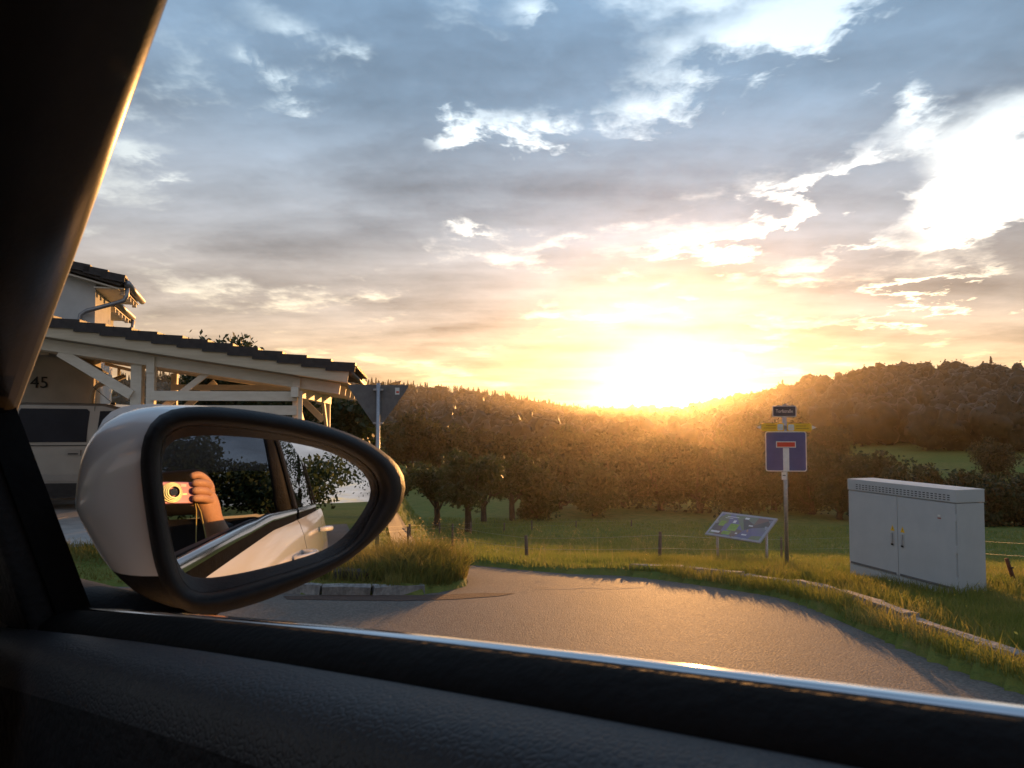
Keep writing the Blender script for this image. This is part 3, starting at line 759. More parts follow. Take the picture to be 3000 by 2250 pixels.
# ------------------------------------------------------------------ carport
M_WHITEW = PM('white_painted_timber', (.66, .59, .49), (.74, .67, .57), 5, .6, .25, 60, .25, stretch=(1, 1, 4))
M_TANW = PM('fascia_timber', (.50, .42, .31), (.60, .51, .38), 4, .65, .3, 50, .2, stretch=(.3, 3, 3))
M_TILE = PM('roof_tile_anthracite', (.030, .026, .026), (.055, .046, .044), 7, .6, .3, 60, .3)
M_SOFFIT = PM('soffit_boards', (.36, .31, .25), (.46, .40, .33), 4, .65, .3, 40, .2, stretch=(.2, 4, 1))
cu = np.array([.99, .136]); cu /= np.linalg.norm(cu); cvv = np.array([-cu[1], cu[0]])
C0 = np.array([-5.8, 12.5]); zc0 = Hs(*C0)
cp = empty('carport', (C0[0], C0[1], zc0), math.atan2(cu[1], cu[0]))
RS = .149
def rz_(t): return 2.925 - RS * t
T0, T1, V0, V1 = -5.2, 3.1, -.36, 5.7
RA = math.atan(RS)
# structure
MB().bar((T0, V0, rz_(T0)), (T1, V0, rz_(T1)), .035, .205).build('fascia_board', M_TANW, cp, bevel=.003)
MB().bar((T0, V0 + .05, rz_(T0) + .125), (T1 + .03, V0 + .05, rz_(T1 + .03) + .125), .16, .030).build('verge_batten', M_TANW, cp)
MB().bar((T0, 0, rz_(T0) - .215), (T1 - .16, 0, rz_(T1 - .16) - .215), .12, .18).build('rafter_beam', M_WHITEW, cp, bevel=.004)
for vv in (1.25, 2.5, 3.75, 5.0):
    MB().bar((T0, vv, rz_(T0) - .205), (T1 - .16, vv, rz_(T1 - .16) - .205), .10, .16).build('rafter_beam', M_WHITEW, cp, bevel=.004)
sof = empty('soffit', (0, 0, 0)); sof.parent = cp
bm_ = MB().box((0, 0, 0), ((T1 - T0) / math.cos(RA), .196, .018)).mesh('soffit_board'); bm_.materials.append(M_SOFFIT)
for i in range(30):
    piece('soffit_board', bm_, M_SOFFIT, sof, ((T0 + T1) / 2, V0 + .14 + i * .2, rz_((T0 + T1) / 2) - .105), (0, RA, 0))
def post_(t, v, w, ztop, name='post', h0=-.3): return MB().box((t, v, (ztop + h0) / 2), (w, w, ztop - h0)).build(name, M_WHITEW, cp, bevel=.006)
post_(-.31, .10, .17, rz_(-.31) - .31); post_(-.055, -.03, .125, rz_(-.05) - .30); post_(2.24, 0, .13, rz_(2.24) - .31)
post_(-1.13, 5.0, .13, rz_(-1.13) - .29); post_(2.24, 5.0, .13, rz_(2.24) - .29); post_(-4.6, 0.1, .15, rz_(-4.6) - .31); post_(-4.6, 5, .14, rz_(-4.6) - .29)
for t in (-.055, 2.24):
    MB().box((t, -.085, rz_(t) - .29), (.125, .05, .26)).build('post_head', M_WHITEW, cp, bevel=.004)
MB().bar((2.24, -.3, rz_(2.24) - .385), (2.24, 5.3, rz_(2.24) - .385), .12, .16).build('side_beam', M_WHITEW, cp, bevel=.004)
MB().bar((-1.13, 4.85, rz_(0) - .44), (2.4, 4.85, rz_(0) - .44), .08, .13).build('rear_rail', M_WHITEW, cp, bevel=.004)
def brace(a, b, w=.14, d=.06): return MB().bar(a, b, d, w, up=(0, 0, 1)).build('brace', M_WHITEW, cp, bevel=.004)
brace((-1.46, -.02, rz_(-1.46) - .30), (-.36, -.02, 2.16), .155)
brace((-.98, 5.0, 1.95), (-.25, 5.0, 2.62)); brace((2.15, 5.0, 1.75), (1.45, 5.0, 2.45)); brace((2.24, .15, 1.95), (2.24, 2.4, .9), .16); brace((2.24, 4.8, 1.6), (2.24, 3.9, 2.3))
brace((.1, .05, 1.95), (.9, .05, 2.62), .10, .05)
# plank screen between the front posts
for i in range(9):
    zz = 2.145 - i * .232
    MB().box((1.11, -.105 + .004 * (i % 2), zz), (2.30, .03, .158)).build('screen_plank', M_WHITEW, cp, bevel=.003)
MB().box((2.31, -.13, 1.86), (.07, .025, .75)).build('screen_batten', M_WHITEW, cp)
# tiled roof
rf = empty('roof', (0, 0, 0)); rf.parent = cp
def tile_mesh(w, l, th, seg=6, mat=M_TILE):
    rings = []
    for yy in (-l / 2, l / 2):
        top = [(yy, w * (i / seg - .5), .020 * math.sin(i / seg * 2 * math.pi) + th / 2) for i in range(seg + 1)]
        bot = [(a, b, c - th) for a, b, c in top[::-1]]
        rings.append(top + bot)
    mb = MB().loft(rings, True, True); me = mb.mesh('roof_tile'); me.materials.append(mat); return me
tm = tile_mesh(.315, .47, .026)
vt = MB(); vt.box((0, 0, 0), (.47, .30, .042)); vt.box((0, -.145, -.06), (.47, .022, .14)); vtm = vt.mesh('verge_tile'); vtm.materials.append(M_TILE)
nc = 22
for i in range(nc):
    t = T1 - .12 - i * .385
    z = rz_(t) + .175 + .012
    if t < T0: break
    piece('verge_tile', vtm, M_TILE, rf, (t, V0 + .10, z + .012), (random.uniform(-.01, .01), RA - .105, random.uniform(-.012, .012)))
    for j in range(12):
        piece('roof_tile', tm, M_TILE, rf, (t, V0 + .41 + j * .31, z + .004), (random.uniform(-.01, .01), RA - .105, random.uniform(-.01, .01)))
for j in range(3):
    MB().bar((T0, 4.0 + j * .65, rz_(T0) + .17), (T1, 4.0 + j * .65, rz_(T1) + .17), .64, .05).build('rear_tile_row', M_TILE, rf)
# bright pipe section lying along the verge tiles, gutter at the low end
MB().tube([(-1.15, V0 - .02, rz_(-1.15) + .16), (-.08, V0 - .02, rz_(-.08) + .17)], .028, 8).build('snow_guard_pipe', M_GALV, cp, smooth_=True)
MB().tube([(T1 + .03, V0 + .05, rz_(T1) + .06), (T1 + .03, V1, rz_(T1) + .04)], .045, 10).build('gutter', PM('gutter_zinc', (.10, .095, .09), (.15, .14, .13), 9, .5, metal=.4), cp, smooth_=True)
tag(cp, 'white timber carport with low dark tiled roof and plank screen behind the mirror', 'carport')

# ------------------------------------------------------------------ house
M_RENDER = PM('white_render', (.50, .49, .47), (.58, .57, .55), 2.5, .85, .3, 90, .15)
M_RENDER2 = PM('cream_render', (.50, .45, .38), (.58, .52, .45), 2.5, .85, .3, 90, .15)
M_ZINC = PM('pipe_zinc', (.26, .26, .27), (.33, .33, .34), 14, .42, spec=.5, metal=.6)
hu = np.array([.945, .326]); hc = np.array([-9.27, 17.0]); hz = Hs(*hc)
ho = empty('house', (hc[0], hc[1], hz), math.atan2(hu[1], hu[0]))
GS = .27
def gz(x): return 4.86 - GS * (x - .6)
def gable(x0, x1, y0, y1, off, name, mat):
    poly = [(x0, -.3), (x1, -.3), (x1, gz(x1) - off), (x0, gz(x0) - off)]
    M = Matrix.Translation((0, y1, 0)) @ STAND
    return MB().prism(poly, y1 - y0, M).build(name, mat, ho)
gable(-6, 0, 0, 2.07, .14, 'front_wall', M_RENDER)
gable(-6, -.52, 2.10, 6.0, .25, 'rear_wall', M_RENDER)
hr = MB().bar((-6, 1.0, gz(-6) - .03), (.60, 1.0, gz(.60) - .03), 2.75, .10).build('roof', M_TILE, ho)
MB().bar((-6, -.36, gz(-6) - .04), (.56, -.36, gz(.56) - .04), .03, .19).build('verge_board', PM('verge_dark', (.05, .042, .04), (.08, .068, .062), 6, .6), hr)
MB().bar((-1.0, -.10, gz(-1.0) - .20), (.50, -.10, gz(.50) - .20), .40, .03).build('soffit_panel', M_WHITEW, hr)
GA = math.atan(GS)
for i in range(17):
    x = .42 - i * .345
    piece('verge_tile', vtm, M_TILE, hr, (x, -.30, gz(x) + .075), (0, GA - .10, 0), (1, 1, 1.1))
    for j in range(8): piece('roof_tile', tm, M_TILE, hr, (x, .03 + j * .31, gz(x) + .055), (0, GA - .10, random.uniform(-.01, .01)))
r2 = MB().bar((-6, 4.1, gz(-6) - .52), (.05, 4.1, gz(.05) - .34), 3.9, .09).build('rear_roof', M_TILE, ho)
# eaves: boarded underside, rafter tails, gutters, downpipes
MB().box((.30, 1.0, 4.70), (.60, 2.5, .025)).build('eaves_board', M_WHITEW, hr)
MB().box((-.22, 3.6, 4.60), (.58, 2.85, .025)).build('eaves_board', M_WHITEW, r2)
for i in range(5): MB().box((.53, .10 + i * .48, 4.64), (.09, .09, .10)).build('rafter_tail', M_WHITEW, hr)
for i in range(5): MB().box((.02, 2.35 + i * .55, 4.54), (.09, .09, .10)).build('rafter_tail', M_WHITEW, r2)
MB().tube([(.68, -.32, 4.80), (.68, 2.25, 4.78)], .075, 12).build('gutter', M_ZINC, ho, smooth_=True)
MB().tube([(.12, 2.12, 4.71), (.12, 5.0, 4.69)], .075, 12).build('gutter', M_ZINC, ho, smooth_=True)
MB().tube([(.66, -.2, 4.78), (.66, -.2, 4.55), (.60, -.2, 4.44), (.45, -.19, 4.38), (-.15, -.12, 4.18), (-.26, -.09, 4.10), (-.29, -.08, 3.9), (-.29, -.08, 0)], .048, 10).build('downpipe', M_ZINC, ho, smooth_=True)
MB().tube([(.12, 4.95, 4.66), (.12, 4.95, 4.42), (0, 4.8, 4.28), (-.4, 4.5, 4.12), (-.47, 4.4, 3.9), (-.47, 4.4, 0)], .045, 10).build('downpipe', M_ZINC, ho, smooth_=True)
# entrance porch with the house number
pw = MB().box((-2.9, -.42, 1.4), (6.1, .80, 3.4)).build('porch_wall', M_RENDER2, ho)
text_mesh('45', .34, PM('house_number', (.02, .018, .016), (.03, .026, .024), 10, .5), pw, (-.85, -.835, 2.55), (R(90), 0, 0), 'house_number', .012)
for s_ in (-1, 1):
    MB().bar((-.72, -1.15, 3.36), (-.72 + s_ * 1.05, -1.15, 2.78), .05, .14).build('canopy_board', M_TANW, ho, bevel=.003)
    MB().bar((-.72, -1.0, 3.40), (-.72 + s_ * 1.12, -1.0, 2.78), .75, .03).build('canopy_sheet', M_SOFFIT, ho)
MB().box((-.72, -1.13, 3.2), (.16, .08, .18)).build('canopy_key', M_WHITEW, ho)
MB().tube([(.75, -.9, 2.72), (.25, -1.0, 2.50), (.17, -1.0, 2.40), (.15, -1.0, 2.2), (.15, -1.0, 0)], .05, 10).build('porch_downpipe', M_TANW, ho, smooth_=True)
MB().bar((.35, -.75, 2.98), (.85, -.55, 2.86), .16, .05).build('porch_gutter', M_WHITEW, ho)
MB().tube([(.6, -.66, 2.92), (.6, -.66, 2.62)], .03, 8).build('porch_outlet', M_WHITEW, ho, smooth_=True)
tag(ho, 'white house number 45 with dark tiled roof, gutters and bent downpipes', 'house')

# ------------------------------------------------------------------ van parked under the carport
M_VAN = PM('van_paint_silver', (.27, .25, .23), (.30, .28, .255), 3, .32, spec=.5, metal=.35, coat=.5)
M_VGLASS = PM('van_window_dark', (.008, .008, .012), (.014, .014, .02), 2, .08, spec=.15)
M_TRIM = PM('black_trim', (.018, .018, .018), (.03, .03, .03), 15, .5)
M_TYRE = PM('tyre_rubber', (.015, .015, .015), (.03, .03, .03), 30, .85, .4, 90)
vl = np.array([C0[0] + cu[0] * -1.61 + cvv[0] * 2.62, C0[1] + cu[1] * -1.61 + cvv[1] * 2.62])
va = empty('parked_van', (vl[0], vl[1], Hs(*vl) + .07), math.atan2(cu[1], cu[0]))
side = [(-2.60, .45), (-2.66, .9), (-2.62, 1.28), (-2.50, 1.85), (-2.30, 1.97), (-1.2, 2.02), (.15, 2.00), (.62, 1.88), (1.30, 1.30), (1.95, 1.14), (2.22, .92), (2.30, .5), (2.2, .28), (-2.5, .28)]
def vy(z): return .90 - (.03 if z < .5 else 0) - max(0, z - 1.26) * .17
def van_rings():
    rg = []
    for k in (-1, -.93, .93, 1):
        r_ = []
        for x, z in side:
            inset = .06 if abs(k) == 1 else 0
            cx, cz = -.2, 1.0
            r_.append((cx + (x - cx) * (1 - inset * .35), (vy(z) if abs(k) == 1 else vy(z) - .0) * (k if abs(k) == 1 else k), cz + (z - cz) * (1 - inset * .5)))
        rg.append(r_)
    return rg
MB().loft(van_rings(), True, True).build('body', M_VAN, va, bevel=.03)
def vpanel(poly, name, mat, off, parent=va, s_=-1):
    a = [(x, s_ * (vy(z) * 1.0 + off), z) for x, z in poly]; b = [(x, s_ * (vy(z) - .02), z) for x, z in poly]; n = len(poly)
    return MB().add(a + b, [tuple(range(n))] + [tuple(range(2 * n - 1, n - 1, -1))] + [(i, (i + 1) % n, n + (i + 1) % n, n + i) for i in range(n)]).build(name, mat, parent)
for s_ in (-1, 1):
    vpanel([(-1.25, 1.30), (-.10, 1.30), (-.08, 1.85), (-.13, 1.90), (-1.25, 1.91), (-1.28, 1.86)], 'sliding_door_window', M_VGLASS, .006, s_=s_)
    vpanel([(-2.42, 1.32), (-1.40, 1.30), (-1.38, 1.88), (-2.30, 1.86)], 'rear_side_window', M_VGLASS, .006, s_=s_)
    fw = [(.10, 1.86), (.08, 1.5), (.12, 1.36), (.22, 1.29), (.35, 1.27), (1.10, 1.30), (.56, 1.82), (.40, 1.87)]
    vpanel(fw, 'front_door_window', M_VGLASS, .006, s_=s_)
    vpanel([(-2.5, .60), (1.9, .60), (1.9, .72), (-2.5, .72)], 'side_moulding', M_VAN, .022, s_=s_)
    vpanel([(-2.5, .30), (1.9, .30), (1.9, .56), (-2.5, .56)], 'sill_cladding', M_TRIM, .012, s_=s_)
    vpanel([(-2.5, 1.232), (1.15, 1.232), (1.15, 1.246), (-2.5, 1.246)], 'belt_line', M_TRIM, .004, s_=s_)
    vpanel([(-.004, .58), (.006, .58), (.006, 1.95), (-.004, 1.95)], 'door_gap', M_TRIM, .003, s_=s_)
    for hx in (-.42, .10):
        h = vpanel([(hx, 1.06), (hx + .24, 1.06), (hx + .24, 1.16), (hx, 1.16)], 'door_handle', M_VAN, .016, s_=s_)
        vpanel([(hx + .03, 1.075), (hx + .20, 1.075), (hx + .20, 1.10), (hx + .03, 1.10)], 'handle_recess', M_TRIM, .018, h, s_)
    for wx in (-1.75, 1.45):
        w = MB().tube([(wx, s_ * .93, .33), (wx, s_ * .72, .33)], .33, 28).build('wheel', M_TYRE, va, bevel=.02)
        MB().tube([(wx, s_ * .936, .33), (wx, s_ * .90, .33)], .21, 20).build('rim', M_GALV, w, bevel=.01)
MB().tube([(.15, -.3, 2.0), (-.22, -.3, 2.32)], .006, 6).build('aerial', M_BLACK, va)
MB().box((.14, -.3, 2.01), (.09, .05, .04)).build('aerial_base', M_BLACK, va, bevel=.008)
MB().box((2.20, 0, .5), (.22, 1.7, .34)).build('front_bumper', M_TRIM, va, bevel=.04)
MB().box((-2.62, 0, .5), (.16, 1.7, .3)).build('rear_bumper', M_TRIM, va, bevel=.04)
wsp = [(.66, 1.86), (1.28, 1.33)]
MB().loft([[(x + .01, y, z + .01) for y in (-.72, .72)] for x, z in wsp], False).build('windscreen', M_VGLASS, va)
tag(va, 'silver van with dark side windows parked under the white carport', 'van')

# ------------------------------------------------------------------ the car we sit in (white hatchback, right front door)
# car frame used below: s forward, r to the right of the lens, z above the lens
CAZ = R(48.0)                                               # car heading, to the left of the view
CAR = empty('white_car', (-.60 * math.cos(CAZ), -.60 * math.sin(CAZ), 0.0), R(90) + CAZ)
def cl(s, r, z): return (s, -.60 - r, z + CZ)
M_WPAINT = PM('car_paint_white', (.66, .65, .63), (.70, .69, .67), 2, .28, spec=.5, coat=1.0)
M_CHROME = PM('chrome_trim', (.62, .62, .63), (.68, .68, .69), 12, .10, spec=.6, metal=1.0)
M_SEAL = PM('rubber_seal', (.004, .0038, .0038), (.007, .0065, .0065), 40, .8, .15, 200, .12)
M_PLAST = PM('mirror_black_plastic', (.007, .007, .008), (.011, .011, .012), 60, .58, .10, 350, .22)
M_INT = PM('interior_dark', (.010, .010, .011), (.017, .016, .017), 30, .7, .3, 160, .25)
M_PILLAR = PM('pillar_trim', (.012, .010, .008), (.017, .014, .011), 50, .34, .02, 300, .5)
M_GLASS = glass_mat('window_glass')
M_RGLASS = glass_mat('added_roof_glass_dark', (.20, .26, .34))  # for the added roof glazing; tint dims the sky seen in the mirror
M_DGLASS = glass_mat('rear_window_tinted', (.50, .54, .56))

def leather():
    m = bpy.data.materials.new('door_leather'); m.use_nodes = True; T = m.node_tree; E.tree = T; b = T.nodes['Principled BSDF']
    tc = T.nodes.new('ShaderNodeTexCoord')
    vo = T.nodes.new('ShaderNodeTexVoronoi'); vo.feature = 'DISTANCE_TO_EDGE'; vo.inputs['Scale'].default_value = 330; T.links.new(tc.outputs['Object'], vo.inputs['Vector'])
    n = T.nodes.new('ShaderNodeTexNoise'); n.inputs['Scale'].default_value = 90; n.inputs['Detail'].default_value = 5; T.links.new(tc.outputs['Object'], n.inputs['Vector'])
    n2 = T.nodes.new('ShaderNodeTexNoise'); n2.inputs['Scale'].default_value = 9; n2.inputs['Detail'].default_value = 4; T.links.new(tc.outputs['Object'], n2.inputs['Vector'])
    T.links.new(cmix(E(n2.outputs['Fac']).sstep(.3, .7), (.016, .016, .019), (.023, .023, .027)), b.inputs['Base Color'])
    b.inputs['Roughness'].default_value = .5; b.inputs['Specular IOR Level'].default_value = .4
    bp = T.nodes.new('ShaderNodeBump'); bp.inputs['Strength'].default_value = .35; bp.inputs['Distance'].default_value = .0010
    T.links.new((E(vo.outputs['Distance']).sstep(0, .28) * .7 + E(n.outputs['Fac']) * .6).v, bp.inputs['Height']); T.links.new(bp.outputs[0], b.inputs['Normal'])
    return m
M_LEATHER = leather()

def zb_s(s): return -.067 - .092 * s - .040 * s * s if s > 0 else -.067 - .05 * s
def rb_s(s):                                                # belt line in plan: slightly inboard towards the front and rear
    return -.012 * max(0, s) ** 1.5 - .018 * max(0, -s - .4) ** 1.5
def sect(profile, ss, both=False):
    """loft a (r, dz) profile along the belt line; dz under the belt"""
    rings = []
    for s in ss: rings.append([cl(s, r + rb_s(s), zb_s(s) + dz) for r, dz in profile])
    return rings
def mirror_y(rings):                                        # the same on the car's other flank
    return [[(x, -y, z) for x, y, z in r_] for r_ in rings]
def flank(name, rings, mat, sides=(1, -1), smooth_=True, closed=False, cap=False, parent=None, bevel=0, label=None):
    outs = []
    for sd in sides:
        rg = rings if sd == 1 else mirror_y(rings)
        o = MB().loft(rg, closed, cap).build(name, mat, parent or CAR, smooth_=smooth_, bevel=bevel); outs.append(o)
        if label and sd == 1: o['label'] = label
    return outs
lin = lambda a, b, n: list(np.linspace(a, b, n))
FS = lin(-.40, .72, 15)
# door card, seals, chrome
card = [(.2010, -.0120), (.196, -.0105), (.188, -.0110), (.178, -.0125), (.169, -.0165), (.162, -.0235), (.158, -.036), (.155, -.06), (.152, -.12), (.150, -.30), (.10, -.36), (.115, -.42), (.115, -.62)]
flank('door_card_top', sect(card[:7], FS), M_LEATHER, label='dark grained leather door top under the window')
flank('door_card_shaded', sect(card[6:], FS), M_INT)  # lower card darker than the leather top: cabin shade put into the colour
flank('rear_door_card', sect(card, lin(-.46, -1.32, 8)), M_INT)
flank('inner_seal', sect([(.2240, -.030), (.2240, -.0012), (.2200, -.0008), (.2150, -.0018), (.2080, -.0050), (.2030, -.0085), (.2000, -.013), (.1995, -.030)], FS), M_SEAL)
flank('chrome_strip', sect([(.2225, -.016), (.2225, -.0030), (.2245, -.0005), (.228, .0002), (.232, -.0022), (.2345, -.009), (.2345, -.018)], FS), M_CHROME, label='chrome strip along the window sill')
flank('outer_seal', sect([(.2340, -.017), (.2335, -.030), (.2350, -.040)], FS), M_SEAL)
RSs = lin(-.46, -1.32, 10)
flank('rear_chrome_strip', sect([(.2225, -.016), (.2225, -.0030), (.2245, -.0005), (.228, .0002), (.232, -.0022), (.2345, -.009), (.2345, -.018)], RSs), M_CHROME)
flank('rear_outer_seal', sect([(.2340, -.017), (.2335, -.030), (.2350, -.040)], RSs), M_SEAL)
# outer skins
def skin_prof(s):
    return [(.2352, -.040), (.243, -.052), (.256, -.09), (.270, -.17), (.279, -.27), (.281, -.36), (.276, -.43), (.270, -.47), (.281, -.52), (.283, -.62), (.270, -.75), (.250, -.86), (.235, -.92)]
def skin(name, s0, s1, n, arch=None, sides=(1, -1), top=None):
    outs = []
    for sd in sides:
        ss = lin(s0, s1, n); V = []; F = []; pr = None
        for s in ss:
            pr = skin_prof(s); nose = max(0, abs(s + .1) - 1.75) ** 2 * .55
            for r, dz in pr:
                zz = zb_s(np.clip(s, -1.8, 1.0)) * (1 if True else 1)
                z = zz + dz * (1 - .04 * max(0, s - .8))
                V.append(cl(s, r + rb_s(s) - nose, z))
        m = len(pr)
        for i in range(n - 1):
            for j in range(m - 1):
                q = (i * m + j, i * m + j + 1, (i + 1) * m + j + 1, (i + 1) * m + j)
                if arch:
                    c = np.mean([V[k] for k in q], axis=0)
                    if math.hypot(c[0] - arch, c[2] - .33) < .39: continue
                F.append(q)
        if sd == -1: V = [(x, -y, z) for x, y, z in V]
        outs.append(MB().add(V, F).build(name, M_WPAINT, CAR, smooth_=True))
    return outs
dfr = skin('front_door', -.405, .74, 18); drr = skin('rear_door', -.415, -1.33, 14, -1.45); skin('front_wing', .75, 1.98, 30, 1.30); skin('rear_quarter', -1.34, -2.15, 24, -1.45)
for d_, s0 in ((dfr, -.30), (drr, -1.22)):
    for sd, dd in zip((1, -1), d_):
        pts = [(s0 + q, .289 + b, zb_s(s0) - .135) for q, b in ((0, -.022), (.02, .010), (.06, .022), (.14, .022), (.18, .010), (.20, -.022))]
        pts = [cl(*p) for p in pts]; pts = pts if sd == 1 else [(x, -y, z) for x, y, z in pts]
        MB().tube(pts, [.010, .012, .013, .013, .012, .010], 10).build('door_handle', M_WPAINT, dd, smooth_=True)
# bonnet, roof, floor, tail
def xsec(name, st, mat, n=11, smooth_=True):
    """stations (s, half width, z edge, z crown): skins across the car, centre line at y=0"""
    rings = []
    for s, hw, ze, zc_ in st:
        rings.append([(s, hw * k, CZ + zc_ + (ze - zc_) * abs(k) ** 2.4) for k in np.linspace(-1, 1, n)])
    return MB().loft(rings, False).build(name, mat, CAR, smooth_=smooth_)
xsec('bonnet', [(.98, .80, -.17, -.12), (1.3, .80, -.20, -.15), (1.7, .77, -.25, -.21), (1.95, .70, -.33, -.30), (2.05, .62, -.45, -.44)], M_WPAINT)
xsec('roof', [(.16, .62, .305, .345), (-.2, .64, .330, .370), (-.42, .64, .335, .375)], M_WPAINT)
xsec('added_glass_roof', [(-.42, .62, .334, .372), (-.7, .62, .334, .370), (-1.0, .62, .323, .363), (-1.6, .59, .27, .31), (-1.75, .58, .24, .28)], M_RGLASS)  # unseen glazing, added so the mirror shows sky over the cabin
xsec('roof_lining', [(.15, .62, .285, .325), (-.2, .64, .310, .350), (-.42, .64, .318, .357)], M_INT)
xsec('front_bumper', [(2.05, .63, -.44, -.43), (2.12, .62, -.6, -.6), (2.10, .64, -.85, -.85), (2.0, .66, -1.0, -1.0)], M_WPAINT)
xsec('tailgate', [(-2.03, .66, -.06, -.03), (-2.16, .70, -.3, -.3), (-2.18, .70, -.6, -.6), (-2.1, .70, -.95, -.95)], M_WPAINT)
xsec('rear_window', [(-1.76, .58, .238, .278), (-2.025, .64, -.055, -.025)], M_DGLASS)
xsec('tailgate_trim', [(-1.98, .62, -.07, -.05), (-2.0, .62, -.5, -.5)], M_INT)
xsec('windscreen', [(.17, .60, .30, .34), (.55, .68, .11, .155), (.98, .76, -.15, -.10)], M_GLASS)
xsec('dashboard', [(.55, .74, -.35, -.35), (.53, .74, -.16, -.14), (.62, .74, -.10, -.07), (.95, .76, -.16, -.12)], M_INT)
MB().box((-.3, 0, .34), (3.2, 1.5, .05)).build('floor_pan', M_INT, CAR)
MB().box((-1.55, 0, .75), (.08, 1.4, .8)).build('rear_bulkhead', M_INT, CAR)
# pillars: rounded beams
def pillar(name, a, b, ra, rb2, sides=(1, -1), mat=M_PILLAR, n=36, mid=None):
    """elliptic beam; ra, rb2 = (half size along car, half size across)"""
    for sd in sides:
        pts = [Vector(cl(*p)) for p in ([a, mid, b] if mid else [a, b])]; rings = []
        if sd == -1: pts = [Vector((p.x, -p.y, p.z)) for p in pts]
        for i, p in enumerate(pts):
            d = (pts[min(i + 1, len(pts) - 1)] - pts[max(0, i - 1)]).normalized()
            across = Vector((0, 1, 0)); across = (across - d * across.dot(d)).normalized(); alo = across.cross(d).normalized()
            t = i / (len(pts) - 1); u, w = ra[0] * (1 - t) + rb2[0] * t, ra[1] * (1 - t) + rb2[1] * t
            rings.append([p + alo * (u * math.copysign(abs(math.cos(q)) ** .55, math.cos(q))) + across * (w * math.copysign(abs(math.sin(q)) ** .75, math.sin(q))) for q in np.linspace(0, 2 * math.pi, n, endpoint=False)])
        MB().loft(rings, True, True).build(name, mat, CAR, smooth_=True)
pillar('a_pillar', (.835, .128, -.045), (.22, .041, .262), (.030, .080), (.032, .090), mid=(.53, .089, .118))
pillar('b_pillar', (-.44, .198, -.10), (-.52, .105, .33), (.045, .030), (.040, .022), mat=M_INT)
pillar('c_pillar', (-1.37, .165, -.02), (-1.50, .075, .27), (.05, .03), (.05, .02), mat=M_SEAL)
pillar('roof_rail', (.26, .075, .250), (-1.62, .045, .265), (.030, .035), (.03, .03), mid=(-.5, .088, .330), mat=M_WPAINT)
# door frame ahead of the window: sail panel
def wr_(s, z):                                              # window plane: leans inwards with height
    return .2205 + rb_s(s) - max(0, z - zb_s(s)) * .27
sail = [(.648, zb_s(.648) - .02), (.705, .045), (.74, .075), (1.0, -.03), (1.04, -.16)]
for sd in (1, -1):
    P = [cl(s, wr_(s, z) + o_, z) for o_ in (-.022, .016) for s, z in sail]; n = len(sail)
    if sd == -1: P = [(x, -y, z) for x, y, z in P]
    MB().add(P, [tuple(range(n)), tuple(range(2 * n - 1, n - 1, -1))] + [(i, (i + 1) % n, n + (i + 1) % n, n + i) for i in range(n)]).build('sail_panel', M_INT, CAR, bevel=.006)
    P = [cl(s + .004, wr_(s, z) + o_, z) for o_ in (-.006, .018) for s, z in ((.640, zb_s(.64) - .01), (.700, .050), (.712, .050), (.652, zb_s(.652) - .01))]
    if sd == -1: P = [(x, -y, z) for x, y, z in P]
    MB().add(P, [(0, 1, 2, 3), (7, 6, 5, 4), (0, 4, 5, 1), (1, 5, 6, 2), (2, 6, 7, 3), (3, 7, 4, 0)]).build('window_channel', M_SEAL, CAR)
# side glass
def pane(name, pts, mat, sides=(1, -1), off=0.0):
    for sd in sides:
        P = [cl(s, wr_(s, z) + off, z) for s, z in pts]
        if sd == -1: P = [(x, -y, z) for x, y, z in P]
        V, F = P, [tuple(range(len(P)))]
        MB().add(V, F).build(name, mat, CAR, fix=False)
WINDOW_GLASS = False                                        # front door panes left out
if WINDOW_GLASS:
    pane('door_window', [(-.41, zb_s(-.41) - .01), (0, zb_s(0) - .01), (.35, zb_s(.35) - .01), (.66, zb_s(.66) - .01), (.712, .05), (.52, .150), (.26, .245), (-.1, .30), (-.46, .31)], M_GLASS)
pane('rear_door_window', [(-.47, zb_s(-.47) - .01), (-.9, zb_s(-.9) - .01), (-1.34, zb_s(-1.34) - .01), (-1.44, .25), (-1.0, .31), (-.52, .315)], M_DGLASS)
for (a, b) in (((-.425, zb_s(-.425)), (-.475, .31)), ((-.452, zb_s(-.452)), (-.503, .31)), ((-1.36, zb_s(-1.36)), (-1.455, .25))):
    for sd in (1, -1):
        p, q = cl(a[0], wr_(*a) + .006, a[1]), cl(b[0], wr_(*b) + .006, b[1])
        if sd == -1: p, q = (p[0], -p[1], p[2]), (q[0], -q[1], q[2])
        MB().bar(p, q, .018, .010, up=(0, 1, 0)).build('pillar_cover', M_PLAST, CAR, bevel=.002)
# seats
for yy in (-.37, .37):
    se = MB().loft([[(x + dx_, yy + w * k, z) for k, dx_ in ((-1, .05), (-.7, -.01), (0, .02), (.7, -.01), (1, .05), (1, -.09), (-1, -.09))] for x, z, w in ((-.28, .55, .24), (-.34, .75, .25), (-.42, 1.0, .24), (-.47, 1.16, .20), (-.48, 1.19, .14))], True, True).build('seat', M_INT, CAR, smooth_=True)
    MB().box((-.06, yy, .52), (.5, .48, .16)).build('cushion', M_INT, se, bevel=.04)
    MB().box((-.50, yy, 1.29), (.10, .26, .17)).build('headrest', M_INT, se, bevel=.04)
# wheels
for wx in (1.30, -1.45):
    for sd in (-1, 1):
        w = MB().tube([(wx, sd * .855, .33), (wx, sd * .66, .33)], .325, 32).build('wheel', M_TYRE, CAR, bevel=.02)
        MB().tube([(wx, sd * .862, .33), (wx, sd * .82, .33)], .22, 24).build('rim', M_GALV, w, bevel=.01)
        MB().tube([(wx, sd * .80, .36), (wx, sd * .60, .36)], .385, 28).build('wheel_arch', M_SEAL, CAR)

